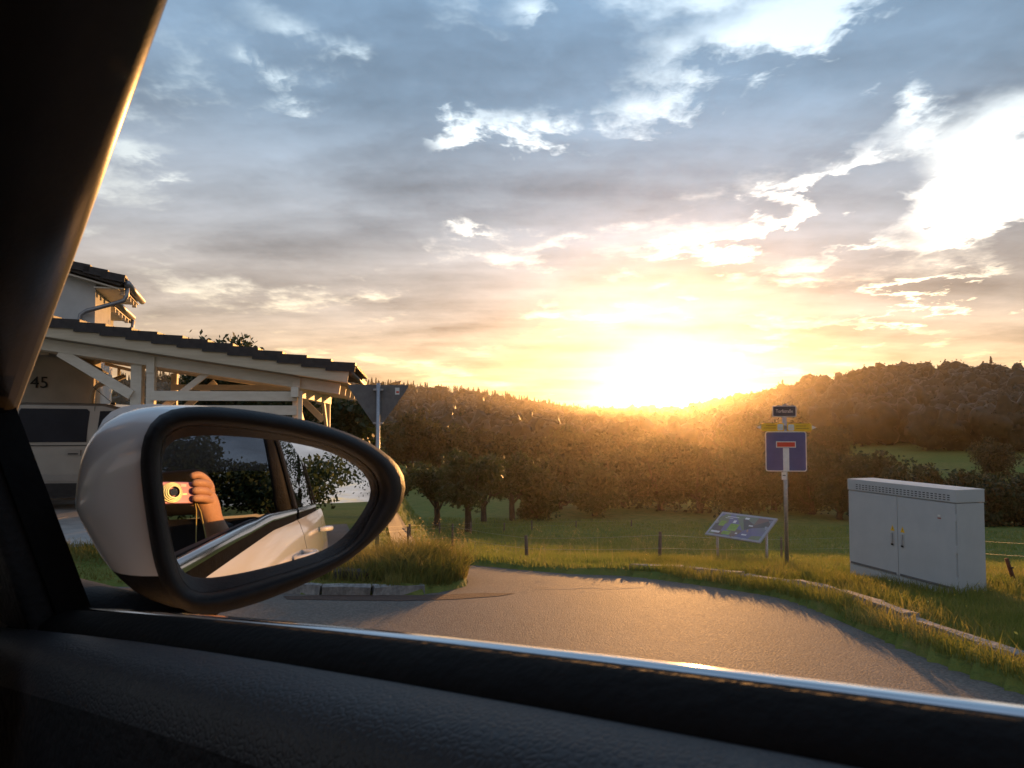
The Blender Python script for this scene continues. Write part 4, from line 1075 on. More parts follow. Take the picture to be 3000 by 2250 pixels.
# ---- door mirror
def car_ray(px, py):
    """direction of a photo pixel in the car frame (s, r, z)"""
    d = ray(px, py); c, s_ = math.cos(CAZ), math.sin(CAZ)
    f = np.array([-s_, c]); g = np.array([c, s_])
    return np.array([d[0] * f[0] + d[1] * f[1], d[0] * g[0] + d[1] * g[1], d[2]])
def Z2(pts): return [(200 + x * .4747, 1150 + y * .4747) for x, y in pts]
glass_c = Z2([(590, 360), (603, 300), (640, 250), (700, 225), (800, 217), (1000, 228), (1200, 255), (1390, 285), (1590, 335), (1700, 378), (1800, 440), (1870, 510), (1900, 590), (1895, 660), (1850, 735), (1820, 800), (1770, 890), (1700, 960),
              (1600, 1010), (1400, 1080), (1200, 1140), (1000, 1195), (850, 1230), (790, 1222), (740, 1185), (700, 1115), (670, 1000), (640, 850), (615, 700), (597, 550), (589, 440)])
outer_c = Z2([(441, 400), (455, 290), (500, 190), (560, 130), (640, 97), (760, 84), (900, 86), (1100, 105), (1300, 135), (1500, 178), (1700, 238), (1850, 302), (1980, 385), (2060, 470), (2092, 560), (2075, 660), (2010, 780), (1900, 900),
              (1750, 1025), (1600, 1115), (1400, 1208), (1200, 1290), (1000, 1350), (850, 1378), (760, 1372), (690, 1340), (620, 1270), (570, 1180), (535, 1080), (500, 900), (470, 700), (449, 540)])
def resample(c, n, start=None):
    P = np.array(c + [c[0]]); L = np.r_[0, np.cumsum(np.hypot(*np.diff(P, axis=0).T))]
    t = np.linspace(0, L[-1], n, endpoint=False); return np.stack([np.interp(t, L, P[:, 0]), np.interp(t, L, P[:, 1])], 1)
def smooth_loop(P, k=2):
    for _ in range(k): P = .25 * np.roll(P, 1, 0) + .5 * P + .25 * np.roll(P, -1, 0)
    return P
def by_angle(c, n=72):
    """contour resampled by angle about its centre so that loops pair up"""
    P = resample(c, 400); ctr = np.array([(P[:, 0].max() + P[:, 0].min()) / 2, (P[:, 1].max() + P[:, 1].min()) / 2])
    a = np.arctan2(P[:, 1] - ctr[1], P[:, 0] - ctr[0]); o = np.argsort(a); a, Q = a[o], P[o]
    t = np.linspace(-math.pi, math.pi, n, endpoint=False)
    return smooth_loop(np.stack([np.interp(t, a, Q[:, 0], period=2 * math.pi), np.interp(t, a, Q[:, 1], period=2 * math.pi)], 1), 1)
NM = 72
GC, OC = by_angle(glass_c, NM), by_angle(outer_c, NM)
GC = GC.mean(0) + (GC - GC.mean(0)) * 1.03
# glass: patch of a convex sphere whose normal meets the lens at the reflected lens
MD, MR = .68, 1.25
dq = car_ray(515, 1440); dq /= np.linalg.norm(dq); sc_ = dq * (MD + MR)
def on_sphere(px, py, rad=MR, extra=0.0):
    d = car_ray(px, py); d /= np.linalg.norm(d); b = d.dot(sc_); k = b - math.sqrt(max(1e-6, b * b - sc_.dot(sc_) + rad * rad)); return d * (k + extra)
NB = np.array([math.cos(R(8)), math.sin(R(8)), -.02]); NB /= np.linalg.norm(NB)
def on_plane(px, py, dist):
    d = car_ray(px, py); return d * (dist / d.dot(NB))
MIR = MB(); gcx, gcy = GC.mean(0)
mrings = []
for k in (0.02, .2, .4, .6, .8, .92, 1.0):
    mrings.append([cl(*on_sphere(gcx + (x - gcx) * k, gcy + (y - gcy) * k)) for x, y in GC])
def mirror_glass():
    m = bpy.data.materials.new('mirror_silver'); m.use_nodes = True; T = m.node_tree; E.tree = T; b = T.nodes['Principled BSDF']
    tc = T.nodes.new('ShaderNodeTexCoord'); n = T.nodes.new('ShaderNodeTexNoise'); n.inputs['Scale'].default_value = 40; T.links.new(tc.outputs['Object'], n.inputs['Vector'])
    T.links.new(cmix(E(n.outputs['Fac']), (.74, .77, .80), (.80, .82, .84)), b.inputs['Base Color']); b.inputs['Metallic'].default_value = 1.0; b.inputs['Roughness'].default_value = .004
    return m
MH = empty('door_mirror', (0, 0, 0)); MH.parent = CAR; MH['label'] = 'white door mirror with black surround and convex glass'
mo = MB().loft(mrings, True, False); mo.f.append(tuple(range(NM)))
mob = mo.build('mirror_glass', mirror_glass(), MH, smooth_=True)
PB = .595
def lerp_c(k, grow=0.0): return GC + (OC - GC) * k
bez = [[cl(*on_sphere(x, y, extra=.003)) for x, y in lerp_c(.015)],
       [cl(*on_plane(x, y, PB + .012)) for x, y in lerp_c(.10)],
       [cl(*on_plane(x, y, PB - .001)) for x, y in lerp_c(.30)],
       [cl(*on_plane(x, y, PB - .004)) for x, y in lerp_c(.50)],
       [cl(*on_plane(x, y, PB - .002)) for x, y in lerp_c(.72)],
       [cl(*on_plane(x, y, PB + .004)) for x, y in lerp_c(.90)],
       [cl(*on_plane(x, y, PB + .013)) for x, y in lerp_c(1.0)]]
MB().loft(bez, True).build('bezel', M_PLAST, MH, smooth_=True)
# painted cap: domed shell behind the bezel, fuller on the inboard side
o3 = np.array([on_plane(x, y, PB + .0135) for x, y in OC]); ctr = (o3.max(0) + o3.min(0)) / 2
Fw = np.array([.985, .10, .03]); Fw /= np.linalg.norm(Fw)
caps = []; DEP = .125
for d_ in DEP * np.sin(np.linspace(0, 1, 22) * math.pi / 2):
    f_ = d_ / DEP; k = 1.0 if f_ >= 1 else max(.02, (1 - f_ ** 2.6) ** .5 + .09 * f_ * (1 - f_) ** .6)
    ring = []
    for p in o3:
        q = p - ctr; inb = np.clip(-q[1] / .11, 0, 1); low = np.clip(-q[2] / .10, 0, 1)
        kk = k + inb * .36 * (1 - .55 * abs(q[2]) / .09) * math.sin(min(1, f_) ** .8 * math.pi)
        q = q * np.array([k, kk, k * (1 - .04 * low)])
        ring.append(cl(*(ctr + q + Fw * d_ + np.array([0, 0, .0]))))
    caps.append(ring)
low_i = OC[:, 1] > 1664
for nm_, mt_, sel in (('cap', M_WPAINT, False), ('lower_shell', M_PLAST, True)):
    mb = MB(); mb.v = [tuple(map(float, p)) for r_ in caps for p in r_]
    for i in range(len(caps) - 1):
        for j in range(NM):
            k = (j + 1) % NM
            if bool(low_i[j] and low_i[k]) == sel: mb.f.append((i * NM + j, i * NM + k, (i + 1) * NM + k, (i + 1) * NM + j))
    mb.build(nm_, mt_, MH, smooth_=True)
# foot between housing and door
def ell(c, a, b, n=20): return [cl(*(np.array(c) + np.array(a) * math.cos(t) + np.array(b) * math.sin(t))) for t in np.linspace(0, 2 * math.pi, n, endpoint=False)]
foot = [ell((.735, .200, -.150), (.080, 0, 0), (0, 0, .030)), ell((.715, .228, -.156), (.075, 0, 0), (0, .008, .026)), ell((.680, .262, -.166), (.066, 0, 0), (0, .012, .022)), ell((.650, .300, -.162), (.058, .01, 0), (0, .016, .022)), ell((.640, .330, -.145), (.05, .012, 0), (0, .02, .02))]
MB().loft(foot, True, True).build('foot', M_PLAST, MH, smooth_=True)
tag(CAR, 'white car we look out of: dark window frame, door panel and door mirror in front', 'car')

# ------------------------------------------------------------------ compact camera held by a person (seen in the mirror)
M_PINK = PM('camera_pink', (.40, .20, .30), (.45, .24, .34), 9, .35, spec=.4, metal=.2)
M_LENS = PM('lens_ring_metal', (.26, .31, .22), (.34, .38, .28), 20, .38, spec=.6, metal=.9)
M_LGL = PM('lens_glass', (.01, .012, .02), (.015, .018, .03), 5, .05, spec=.8)
cc = empty('compact_camera', (0, 0, CZ), rot=(R(90) + PITCH, 0, 0))      # lens looks along local -Z
MB().prism(roundrect(.096, .056, .010), .019, Matrix.Translation((.012, 0, .020))).build('body', M_PINK, cc, bevel=.003)
for z0, z1, r_ in ((.0195, .015, .0262), (.0150, .011, .0232), (.0110, .0075, .0202), (.0075, .0045, .0172)):
    rg = [[(q * math.cos(a), q * math.sin(a), z) for a in np.linspace(0, 2 * math.pi, 32, endpoint=False)] for q, z in ((r_, z0), (r_, z1 + .001), (r_ - .001, z1), (r_ - .0032, z1), (r_ - .0034, z1 + .003))]
    MB().loft(rg, True).build('lens_ring', M_LENS, cc, smooth_=False)
MB().tube([(0, 0, .0088), (0, 0, .0068)], .0095, 24).build('front_element', M_LGL, cc)
MB().box((.030, .018, .0195), (.014, .007, .002)).build('flash', M_SWHITE, cc)
MB().box((.030, -.004, .0195), (.018, .004, .001)).build('badge', M_LENS, cc)
MB().tube([(.062, -.010, .030), (.070, -.045, .034), (.072, -.115, .04), (.075, -.16, .045)], .0014, 6).build('wrist_strap', PM('strap_yellow', (.45, .36, .12), (.52, .42, .16), 30, .7), cc)
MB().tube([(.062, -.010, .030), (.080, -.05, .030), (.092, -.10, .034), (.105, -.14, .045)], .0014, 6).build('wrist_strap', MATS['strap_yellow'], cc)
tag(cc, 'pink compact camera with extended ringed lens seen in the door mirror', 'camera')

def skin_mesh(name, pts, edges, mat, parent, root=0, sub=2, M=None):
    """tapered body from joints: pts = (x, y, z, rx[, ry])"""
    me = bpy.data.meshes.new(name); me.from_pydata([p[:3] for p in pts], edges, []); o = link(bpy.data.objects.new(name, me))
    o.modifiers.new('skin', 'SKIN'); o.modifiers['skin'].use_smooth_shade = True
    sv = me.skin_vertices[0].data
    for i, p in enumerate(pts):
        sv[i].radius = (p[3], p[4] if len(p) > 4 else p[3]); sv[i].use_root = (i == root)
    sb = o.modifiers.new('sub', 'SUBSURF'); sb.levels = sub; sb.render_levels = sub
    bpy.context.view_layer.update()
    m2 = bpy.data.meshes.new_from_object(o.evaluated_get(bpy.context.evaluated_depsgraph_get()))
    bpy.data.objects.remove(o, do_unlink=True); bpy.data.meshes.remove(me)
    m2.name = name; m2.materials.clear(); m2.materials.append(mat); m2.polygons.foreach_set('use_smooth', [True] * len(m2.polygons))
    ob = link(bpy.data.objects.new(name, m2)); ob.parent = parent
    return ob
M_SKIN = PM('skin', (.48, .27, .17), (.54, .31, .20), 25, .5, .1, 200, .35)
M_SLEEVE = PM('dark_sweater', (.030, .034, .032), (.045, .05, .047), 60, .9, .4, 250)
M_HAIR = PM('brown_hair', (.035, .022, .014), (.06, .038, .024), 60, .6, .4, 200, stretch=(1, 1, .2))
pe = empty('person', (0, 0, CZ), rot=(R(90) + PITCH, 0, 0))              # axes as the camera: x right, y up, z back
# body in one surface: pelvis - chest - neck - head, both arms, right hand with five fingers round the camera end
P, Ed = [], []
def J(x, y, z, r, par=None, ry=None):
    P.append((x, y, z, r, ry or r)); k = len(P) - 1
    if par is not None: Ed.append((par, k))
    return k
pel = J(-.25, -.62, .34, .15, ry=.12); ab = J(-.25, -.45, .36, .135, pel, .10); ch = J(-.25, -.26, .38, .15, ab, .11); cl_ = J(-.25, -.14, .38, .07, ch)
nk = J(-.25, -.07, .375, .052, cl_); h1 = J(-.25, .01, .36, .066, nk, .075); h2 = J(-.25, .09, .355, .072, h1, .085); h3 = J(-.25, .145, .365, .045, h2, .055)
shR = J(-.08, -.17, .38, .062, ch); elR = J(.270, -.245, .175, .045, shR); fo = J(.185, -.145, .105, .041, elR); wr = J(.124, -.066, .056, .031, fo, .026)
pm = J(.096, -.020, .040, .036, wr, .021); kn = J(.092, .016, .036, .030, pm, .019)
shL = J(-.42, -.17, .38, .062, ch); elL = J(-.50, -.42, .30, .044, shL); wrL = J(-.36, -.52, .16, .028, elL); haL = J(-.31, -.53, .11, .030, wrL, .016)
for (dy, ln) in ((.020, 1.0), (.000, 1.08), (-.020, .9)):               # middle, ring, little fingers across the front
    a = J(.098, dy, .022, .0125, kn if dy > 0 else pm); b = J(.082, dy + .003, .007, .0120, a); c = J(.062 - .004 * ln, dy + .004, .0050, .0108, b); J(.046, dy + .003, .0100, .0090, c)
a = J(.094, .040, .028, .0122, kn); b = J(.074, .050, .024, .0112, a); J(.050, .043, .026, .0095, b)       # index on the shutter
a = J(.092, -.030, .060, .0140, pm); b = J(.076, -.020, .062, .0125, a); J(.058, -.012, .0545, .0105, b)   # thumb behind
for k, dy in enumerate((.024, .008, -.008, -.024)):                      # relaxed left hand
    a = J(-.285, -.53 + dy, .085, .009, haL); J(-.275, -.54 + dy, .06, .008, a)
a = J(-.30, -.505, .10, .010, haL); J(-.28, -.50, .085, .009, a)
body = skin_mesh('body', P, Ed, M_SKIN, pe, 0, 2)
# sleeves and sweater as clothing over the body
g = .012
sw = [(-.25, -.66, .34, .165, .14), (-.25, -.45, .36, .15, .12), (-.25, -.26, .38, .165, .125), (-.25, -.15, .38, .085, .085), (-.08, -.17, .38, .074, .074), (.270, -.245, .175, .058, .058), (.190, -.150, .110, .047, .047),
      (-.42, -.17, .38, .074, .074), (-.50, -.42, .30, .056, .056), (-.38, -.51, .18, .042, .042)]
skin_mesh('sweater', sw, [(0, 1), (1, 2), (2, 3), (2, 4), (4, 5), (5, 6), (2, 7), (7, 8), (8, 9)], M_SLEEVE, pe, 0, 2)
# head details
MB().tube([(-.25, .04, .275), (-.25, .015, .262), (-.25, .005, .285)], [.006, .011, .008], 10).build('nose', M_SKIN, pe, smooth_=True)
for ex in (-.278, -.222):
    MB().tube([(ex, .045, .288), (ex, .045, .281)], .010, 10).build('eye', PM('eye_dark', (.02, .016, .012), (.04, .03, .02), 9, .2), pe, smooth_=True)
for ex in (-.325, -.175):
    MB().tube([(ex, .06, .36), (ex, .03, .352), (ex, .01, .36)], [.010, .013, .008], 8).build('ear', M_SKIN, pe, smooth_=True)
MB().tube([(-.272, -.028, .290), (-.25, -.031, .282), (-.228, -.028, .290)], .005, 8).build('mouth', PM('lips', (.38, .13, .11), (.42, .15, .13), 20, .45), pe, smooth_=True)
skin_mesh('hair', [(-.25, .12, .38, .085, .09), (-.25, .165, .37, .06, .065), (-.25, .05, .42, .075, .06), (-.25, -.02, .425, .055, .04)], [(0, 1), (0, 2), (2, 3)], M_HAIR, pe, 0, 2)
tag(pe, 'person in a dark sweater holding a pink compact camera, reflected in the mirror', 'person')

# ------------------------------------------------------------------ trees
M_BARK = PM('bark', (.045, .034, .026), (.085, .066, .05), 8, .9, .8, 30, .1, stretch=(1, 1, .25), bdist=.03)
LEAF = {'orchard': foliage_mat('leaf_orchard', [(.022, .034, .010), (.040, .056, .016), (.060, .072, .022)], .25),
        'broad': foliage_mat('leaf_broad', [(.020, .030, .009), (.035, .044, .013), (.056, .056, .018)], .28),
        'warm': foliage_mat('leaf_warm', [(.028, .032, .010), (.046, .045, .014), (.068, .060, .020)], .28),
        'dark': foliage_mat('leaf_dark', [(.016, .028, .010), (.028, .044, .015), (.042, .058, .020)], .22),
        'forest': foliage_mat('leaf_forest', [(.019, .020, .007), (.034, .030, .010), (.058, .043, .015)], .12, .9),
        'conifer': foliage_mat('leaf_conifer', [(.014, .022, .010), (.024, .032, .013), (.034, .040, .016)], .12, .1)}
def quads(C, S, rg, flat=.0):
    """leaf quads at centres C, size S, random facing"""
    n = len(C); a = rg.normal(size=(n, 3)); a[:, 2] += flat; a /= np.linalg.norm(a, axis=1)[:, None]
    b = rg.normal(size=(n, 3)); b -= a * (a * b).sum(1)[:, None]; b /= np.linalg.norm(b, axis=1)[:, None]
    c = np.cross(a, b); S = S[:, None]
    V = np.stack([C - b * S * 1.15, C + c * S * .62, C + b * S * 1.15, C - c * S * .62], 1).reshape(-1, 3)
    F = np.arange(n * 4).reshape(n, 4); return V, F
def crown_pts(rg, n, rx, rz, lobes, shell=.55):
    """points in a lumpy crown: lobes round an ellipsoid, each filled towards its skin"""
    L = rg.normal(size=(lobes, 3)); L /= np.linalg.norm(L, axis=1)[:, None]; L *= (rg.uniform(.35, .80, lobes))[:, None]
    L[:, 2] = L[:, 2] * .9 + .05; rad = rg.uniform(.26, .46, lobes)
    k = rg.integers(0, lobes, n); d = rg.normal(size=(n, 3)); d /= np.linalg.norm(d, axis=1)[:, None]
    rr = rad[k] * (rg.uniform(0, 1, n) ** shell) * rg.choice([1.0, 1.0, 1.0, 1.18], n)
    p = L[k] + d * rr[:, None]; core = rg.uniform(0, 1, n) < .15
    q = rg.normal(size=(n, 3)); q *= (.55 * rg.uniform(0, 1, n) ** .4 / np.linalg.norm(q, axis=1))[:, None]; p[core] = q[core]
    return p * np.array([rx, rx, rz])
def tree(name, x, y, height, width, label, mat='orchard', group=None, n=2200, leaf=.16, trunk=.28, lobes=13, seed=0, tr=.11, drop=0.0, cat='tree'):
    rg = np.random.default_rng(seed); z0 = float(HG(x, y)); root = empty(name, (x, y, z0))
    ch = height * (1 - trunk); zc = height * trunk + ch * .5 - drop
    p = crown_pts(rg, n, width / 2 / .95, ch / 2 / .92, lobes); p[:, 2] += zc
    V, F = quads(p, rg.uniform(.6, 1.3, n) * leaf, rg)
    np_mesh('crown', V, F, LEAF[mat], root)
    mb = MB(); top = Vector((rg.normal() * .1, rg.normal() * .1, zc + ch * .15)); t0 = Vector((0, 0, -.3)); w0 = height * .028 + tr * .6
    pts = [t0, Vector((0, 0, 0)), Vector((rg.normal() * .06, rg.normal() * .06, height * trunk * .7)), Vector((rg.normal() * .1, rg.normal() * .1, zc - ch * .2)), top]
    mb.tube([tuple(q) for q in pts], [w0 * 1.5, w0 * 1.15, w0, w0 * .75, w0 * .3], 9)
    for i in range(6):
        a = rg.uniform(0, 6.28); s = Vector(pts[2]).lerp(pts[3], rg.uniform(0, 1)); e = Vector((math.cos(a) * width * rg.uniform(.22, .38), math.sin(a) * width * rg.uniform(.22, .38), zc + ch * rg.uniform(-.2, .25)))
        m = s.lerp(e, .5) + Vector((0, 0, -.06 * width)); mb.tube([tuple(s), tuple(m), tuple(e)], [w0 * .5, w0 * .34, w0 * .12], 6)
    mb.build('trunk', M_BARK, root, smooth_=True)
    tag(root, label, cat, group); return root
def tree_px(name, px, D, py_top, w_px, label, mat, group=None, **k):
    d = ray(px, 1232); x = d[0] / d[1] * D; y = D
    z0 = float(HG(x, y)); top = float(at(px, py_top, D)[2]); return tree(name, x, y, top - z0, w_px / FPX * D, label, mat, group, **k)
GO = 'orchard trees across the meadow'
orch = [(1150, 50, 1350, 170, 'leftmost orchard tree, half hidden behind the tall grass'), (1279, 47.8, 1338, 190, 'orchard tree with a straight thin trunk left of the dense pair'),
        (1373, 44.0, 1322, 215, 'largest dark orchard tree with low crown and thick trunk'), (1418, 53, 1338, 170, 'orchard tree standing close behind the largest dark one'),
        (1501, 55.8, 1322, 190, 'orchard tree just right of the dense dark pair')]
for i, (px, D, pt, w, lb) in enumerate(orch):
    tree_px('orchard_tree', px, D, pt, w, lb, 'orchard', GO, n=4200, leaf=.13, trunk=.24, seed=20 + i, lobes=12 + i % 4)
GB = 'broad trees on the far side of the meadow'
broad = [(1575, 57, 1345, 170, 'low bushy tree right of the orchard row', 'orchard'), (1640, 66, 1290, 250, 'wide bushy tree at mid meadow left of the sun glare', 'broad'), (1742, 60, 1335, 180, 'low bushy tree standing below the sun-side saddle', 'orchard'), (1825, 68, 1268, 270, 'wide bushy tree in the sun glare above the road bend', 'broad'),
         (1935, 64, 1258, 240, 'bushy tree directly under the sun', 'broad'), (2045, 62, 1252, 240, 'bushy tree left of the tilted board', 'warm'), (2155, 60, 1270, 230, 'bushy tree rising behind the tilted board', 'broad'),
         (2262, 66, 1238, 230, 'bushy tree behind the street sign post', 'warm'), (2372, 62, 1262, 220, 'bushy tree just right of the blue sign', 'broad'), (2455, 58, 1290, 210, 'dark tree left behind the grey cabinet', 'dark'),
         (2560, 60, 1298, 230, 'dark tree rising behind the middle of the cabinet lid', 'dark'), (2665, 56, 1320, 220, 'low dark bushy tree behind the right half of the cabinet', 'dark'), (2780, 55, 1336, 220, 'dark bush right behind the cabinet corner', 'dark'),
         (2885, 54, 1362, 210, 'dark bush beside the cabinet towards the picture edge', 'dark'), (2985, 53, 1358, 220, 'dark bush next to last towards the right picture edge', 'dark'), (3100, 52, 1350, 230, 'dark bush cut off by the right picture edge', 'dark'),
         (2905, 100, 1258, 160, 'round olive tree on the slope above the dark bushes', 'warm')]
for i, (px, D, pt, w, lb, mt) in enumerate(broad):
    tree_px('broad_tree', px, D, pt, w, lb, mt, GB, n=4500, leaf=.165, trunk=.03, seed=60 + i, lobes=18, drop=.7)
GH = 'trees on the lower hillside'
hill = [(1100, 105, 1215, 200, 'hillside tree right of the give-way sign', 'broad'), (1195, 96, 1196, 190, 'tall warm-lit hillside tree with pale rounded crown', 'warm'), (1300, 110, 1208, 170, 'tall reddish hillside tree left of centre', 'broad'),
        (1385, 100, 1250, 170, 'hillside tree behind the dark orchard pair', 'warm'), (1480, 108, 1262, 160, 'hillside tree above the mid orchard', 'broad'), (1575, 104, 1268, 160, 'hillside tree left of the glare', 'warm'),
        (1670, 110, 1250, 170, 'hillside tree under the saddle', 'broad'), (1770, 112, 1245, 170, 'hillside tree close left of the sun', 'warm'), (1870, 108, 1238, 170, 'hillside tree below the sun disc', 'broad'),
        (2190, 112, 1196, 190, 'hillside tree left of the street name plate', 'broad'), (2330, 105, 1205, 150, 'rounded pale hillside tree right of the street name plate', 'warm'), (2420, 110, 1222, 170, 'hillside tree right of the yellow blade', 'broad')]
for i, (px, D, pt, w, lb, mt) in enumerate(hill):
    tree_px('hillside_tree', px, D + (i * 37 % 23) - 11, pt, w * 1.25, lb, mt, GH, n=5000, leaf=.27, trunk=.02, seed=100 + i, lobes=18, drop=.5)
# by the carport and house
tree_px('garden_tree', 1015, 27, 1140, 190, 'dark garden tree between the carport and the give-way sign', 'dark', n=3600, leaf=.12, trunk=.05, seed=140, lobes=16)
tree_px('garden_tree', 650, 25.5, 966, 360, 'garden tree whose twigs rise above the carport roof', 'dark', n=7000, leaf=.085, trunk=.2, seed=141, lobes=18)
tree_px('garden_tree', 820, 26, 1080, 240, 'garden tree seen through the right bay of the carport', 'dark', n=3600, leaf=.11, trunk=.08, seed=142, lobes=16)
tree_px('garden_tree', 1065, 40, 1175, 150, 'garden tree behind the give-way sign pole', 'orchard', n=2400, leaf=.15, trunk=.1, seed=143, lobes=14)
# behind the car: only the mirror sees them
for i, (a, d, h, w, lb) in enumerate(((108, 26, 12.0, 10.5, 'large dark tree behind the car, nearest to its right flank'), (126, 30, 13.0, 11.0, 'dark tree behind the car in the middle of the row'),
                                      (141, 15, 3.6, 6.5, 'low dark bush straight behind the car'), (160, 15, 4.2, 7.0, 'dark tree behind the car on the driver side'))):
    tree('roadside_tree', math.sin(R(a)) * d, math.cos(R(a)) * d, h, w, lb, 'dark', 'trees behind the car', n=9000, leaf=.095, trunk=.05, seed=160 + i, lobes=15)

# ------------------------------------------------------------------ forest on the hills (a mass nobody could count)
def ico(sub):
    bm = bmesh.new(); bmesh.ops.create_icosphere(bm, subdivisions=sub, radius=1.0); bm.verts.ensure_lookup_table()
    V = np.array([v.co[:] for v in bm.verts]); F = np.array([[v.index for v in f.verts] for f in bm.faces]); bm.free(); return V, F
def forest():
    rg = np.random.default_rng(5)
    def lump(s, sub):
        """crown skin: outline of many overlapping rounded boughs, crumpled by leaf clumps"""
        IV, IF = ico(sub); r2 = np.random.default_rng(s); n = 34; L = r2.normal(size=(n, 3)); L /= np.linalg.norm(L, axis=1)[:, None]
        L *= r2.uniform(.50, .80, n)[:, None]; rad = r2.uniform(.16, .32, n); d = IV @ L.T
        disc = rad ** 2 - (L ** 2).sum(1) + d ** 2; rr = np.where(disc > 0, d + np.sqrt(np.maximum(disc, 0)), 0).max(1); rr = np.maximum(rr, .52) * r2.uniform(.88, 1.10, len(IV))
        V = IV * rr[:, None] * .54; V[:, 2] = V[:, 2] * .95 + .48
        F = IF[V[IF].mean(1)[:, 2] > .10]; return V, F
    TN = [lump(300 + i, 3) for i in range(8)]; TF = [lump(340 + i, 2) for i in range(8)]
    def con(s):
        r2 = np.random.default_rng(s); n = 420; t = r2.uniform(0, 1, n) ** .75; a = r2.uniform(0, 6.28, n); rr = (1 - t) * .27 * r2.uniform(.3, 1, n) + .006
        return np.stack([np.cos(a) * rr, np.sin(a) * rr, t], 1)
    TC = [con(400 + i) for i in range(4)]
    N0 = 23000; az = rg.uniform(-27, 37, N0); u = rg.uniform(0, 1, N0)
    D, zr = ridge(az); r0 = np.where(az > 18, 160, 130); r0 = np.where(az > 27, 150, r0)
    r = np.sqrt(r0 ** 2 + u * ((D + 10) ** 2 - r0 ** 2)); x = np.sin(np.radians(az)) * r; y = np.cos(np.radians(az)) * r
    cell = set(); keep = []
    for i in range(N0):
        g_ = 6.3 if r[i] < 330 else 7.6; k = (g_, int(x[i] // g_), int(y[i] // g_))
        if k in cell: continue
        cell.add(k); keep.append(i)
    x, y, az, r, D = (q[keep] for q in (x, y, az, r, D)); z = H(x, y)
    VD, FD, QC, QS, CC, CS = [], [], [], [], [], []; off = 0
    srel = np.interp(az, _raz, _rel); tt = np.clip((r - 130) / (D - 130), 0, 1); hmax = srel * (.35 + .65 * tt) * r + CZ - z
    for i in range(len(x)):
        if hmax[i] < 4: continue
        conp = .8 if (az[i] < 7 and r[i] > D[i] - 60) else (.10 if az[i] < 10 else .03)
        a = rg.uniform(0, 6.28); c, s = math.cos(a), math.sin(a)
        if rg.uniform() < conp:
            hh = min(TREE_H * rg.uniform(.7, 1.1), hmax[i] * rg.uniform(.85, 1.08)); ww = hh * rg.uniform(.7, .95); T = TC[rg.integers(len(TC))]
            CC.append(np.stack([T[:, 0] * c - T[:, 1] * s, T[:, 0] * s + T[:, 1] * c, T[:, 2]], 1) * np.array([ww, ww, hh]) + np.array([x[i], y[i], z[i]])); CS.append(np.full(len(T), .026 * ww))
        else:
            hh = min(TREE_H * rg.uniform(.68, 1.12), hmax[i] * rg.uniform(.8, 1.05)); ww = max(hh, 8) * rg.uniform(.7, 1.05); fine_ = r[i] < 255 or (az[i] > 13 and r[i] > D[i] - 75); T, F_ = (TN if fine_ else TF)[rg.integers(8)]
            P = np.stack([T[:, 0] * c - T[:, 1] * s, T[:, 0] * s + T[:, 1] * c, T[:, 2]], 1) * np.array([ww, ww, hh]) + np.array([x[i], y[i], z[i] - .3])
            VD.append(P); FD.append(F_ + off); off += len(P); nq = 290 if fine_ else 80
            k = rg.integers(0, len(P), nq); ctr = np.array([x[i], y[i], z[i] + hh * .46])
            QC.append(P[k] + (P[k] - ctr) * rg.uniform(-.05, .10, nq)[:, None] + rg.normal(size=(nq, 3)) * .012 * ww); QS.append(np.full(nq, .027 * ww))
    V, F = np.vstack(VD), np.vstack(FD); C = np.concatenate(QC); qv, qf = quads(C, np.concatenate(QS) * rg.uniform(.6, 1.4, len(C)), rg)
    qt = np.vstack([qf[:, [0, 1, 2]], qf[:, [0, 2, 3]]]) + len(V)
    tag(np_mesh('broadleaf_forest', np.vstack([V, qv]), np.vstack([F, qt]), LEAF['forest']), 'dense broadleaf forest covering the hills', 'forest', kind='stuff')
    C = np.concatenate(CC); V, F = quads(C, np.concatenate(CS) * rg.uniform(.7, 1.35, len(C)), rg)
    tag(np_mesh('conifer_forest', V, F, LEAF['conifer']), 'dark conifers along the left ridge', 'forest', kind='stuff')
forest()

# ------------------------------------------------------------------ grass
def grass_mat(name, cols, trans=.35):
    return foliage_mat(name, cols, trans, 1.2, .6)
M_G1 = grass_mat('grass_verge', [(.10, .125, .022), (.165, .165, .034), (.26, .21, .07)], .5)
M_G2 = grass_mat('grass_island', [(.085, .095, .020), (.14, .13, .030), (.22, .17, .06)], .5)
M_G3 = grass_mat('grass_meadow', [(.110, .150, .030), (.155, .180, .042), (.215, .195, .060)], .5)
def blades(X, Y, hgt, wid, rg, lean=.45, lift=0.0):
    n = len(X); Z = HG(X, Y) + lift - .01; a = rg.uniform(0, 6.283, n); ln = hgt * rg.uniform(.1, lean * 2, n)
    ca, sa = np.cos(a), np.sin(a); b = rg.uniform(0, 6.283, n); wx, wy = np.cos(b) * wid / 2, np.sin(b) * wid / 2
    base = np.stack([X, Y, Z], 1); W = np.stack([wx, wy, np.zeros(n)], 1)
    mid = base + np.stack([ca * ln * .30, sa * ln * .30, hgt * .58], 1); tip = base + np.stack([ca * ln, sa * ln, hgt], 1)
    V = np.stack([base - W, base + W, mid - W * .7, mid + W * .7, tip], 1).reshape(-1, 3)
    k = np.arange(n)[:, None] * 5; F = np.concatenate([k + np.array([[0, 1, 3]]), k + np.array([[0, 3, 2]]), k + np.array([[2, 3, 4]])], 0)
    return V, F
def scatter(n, x0, x1, y0, y1, rg, cond):
    X = rg.uniform(x0, x1, n); Y = rg.uniform(y0, y1, n); m = cond(X, Y); return X[m], Y[m]
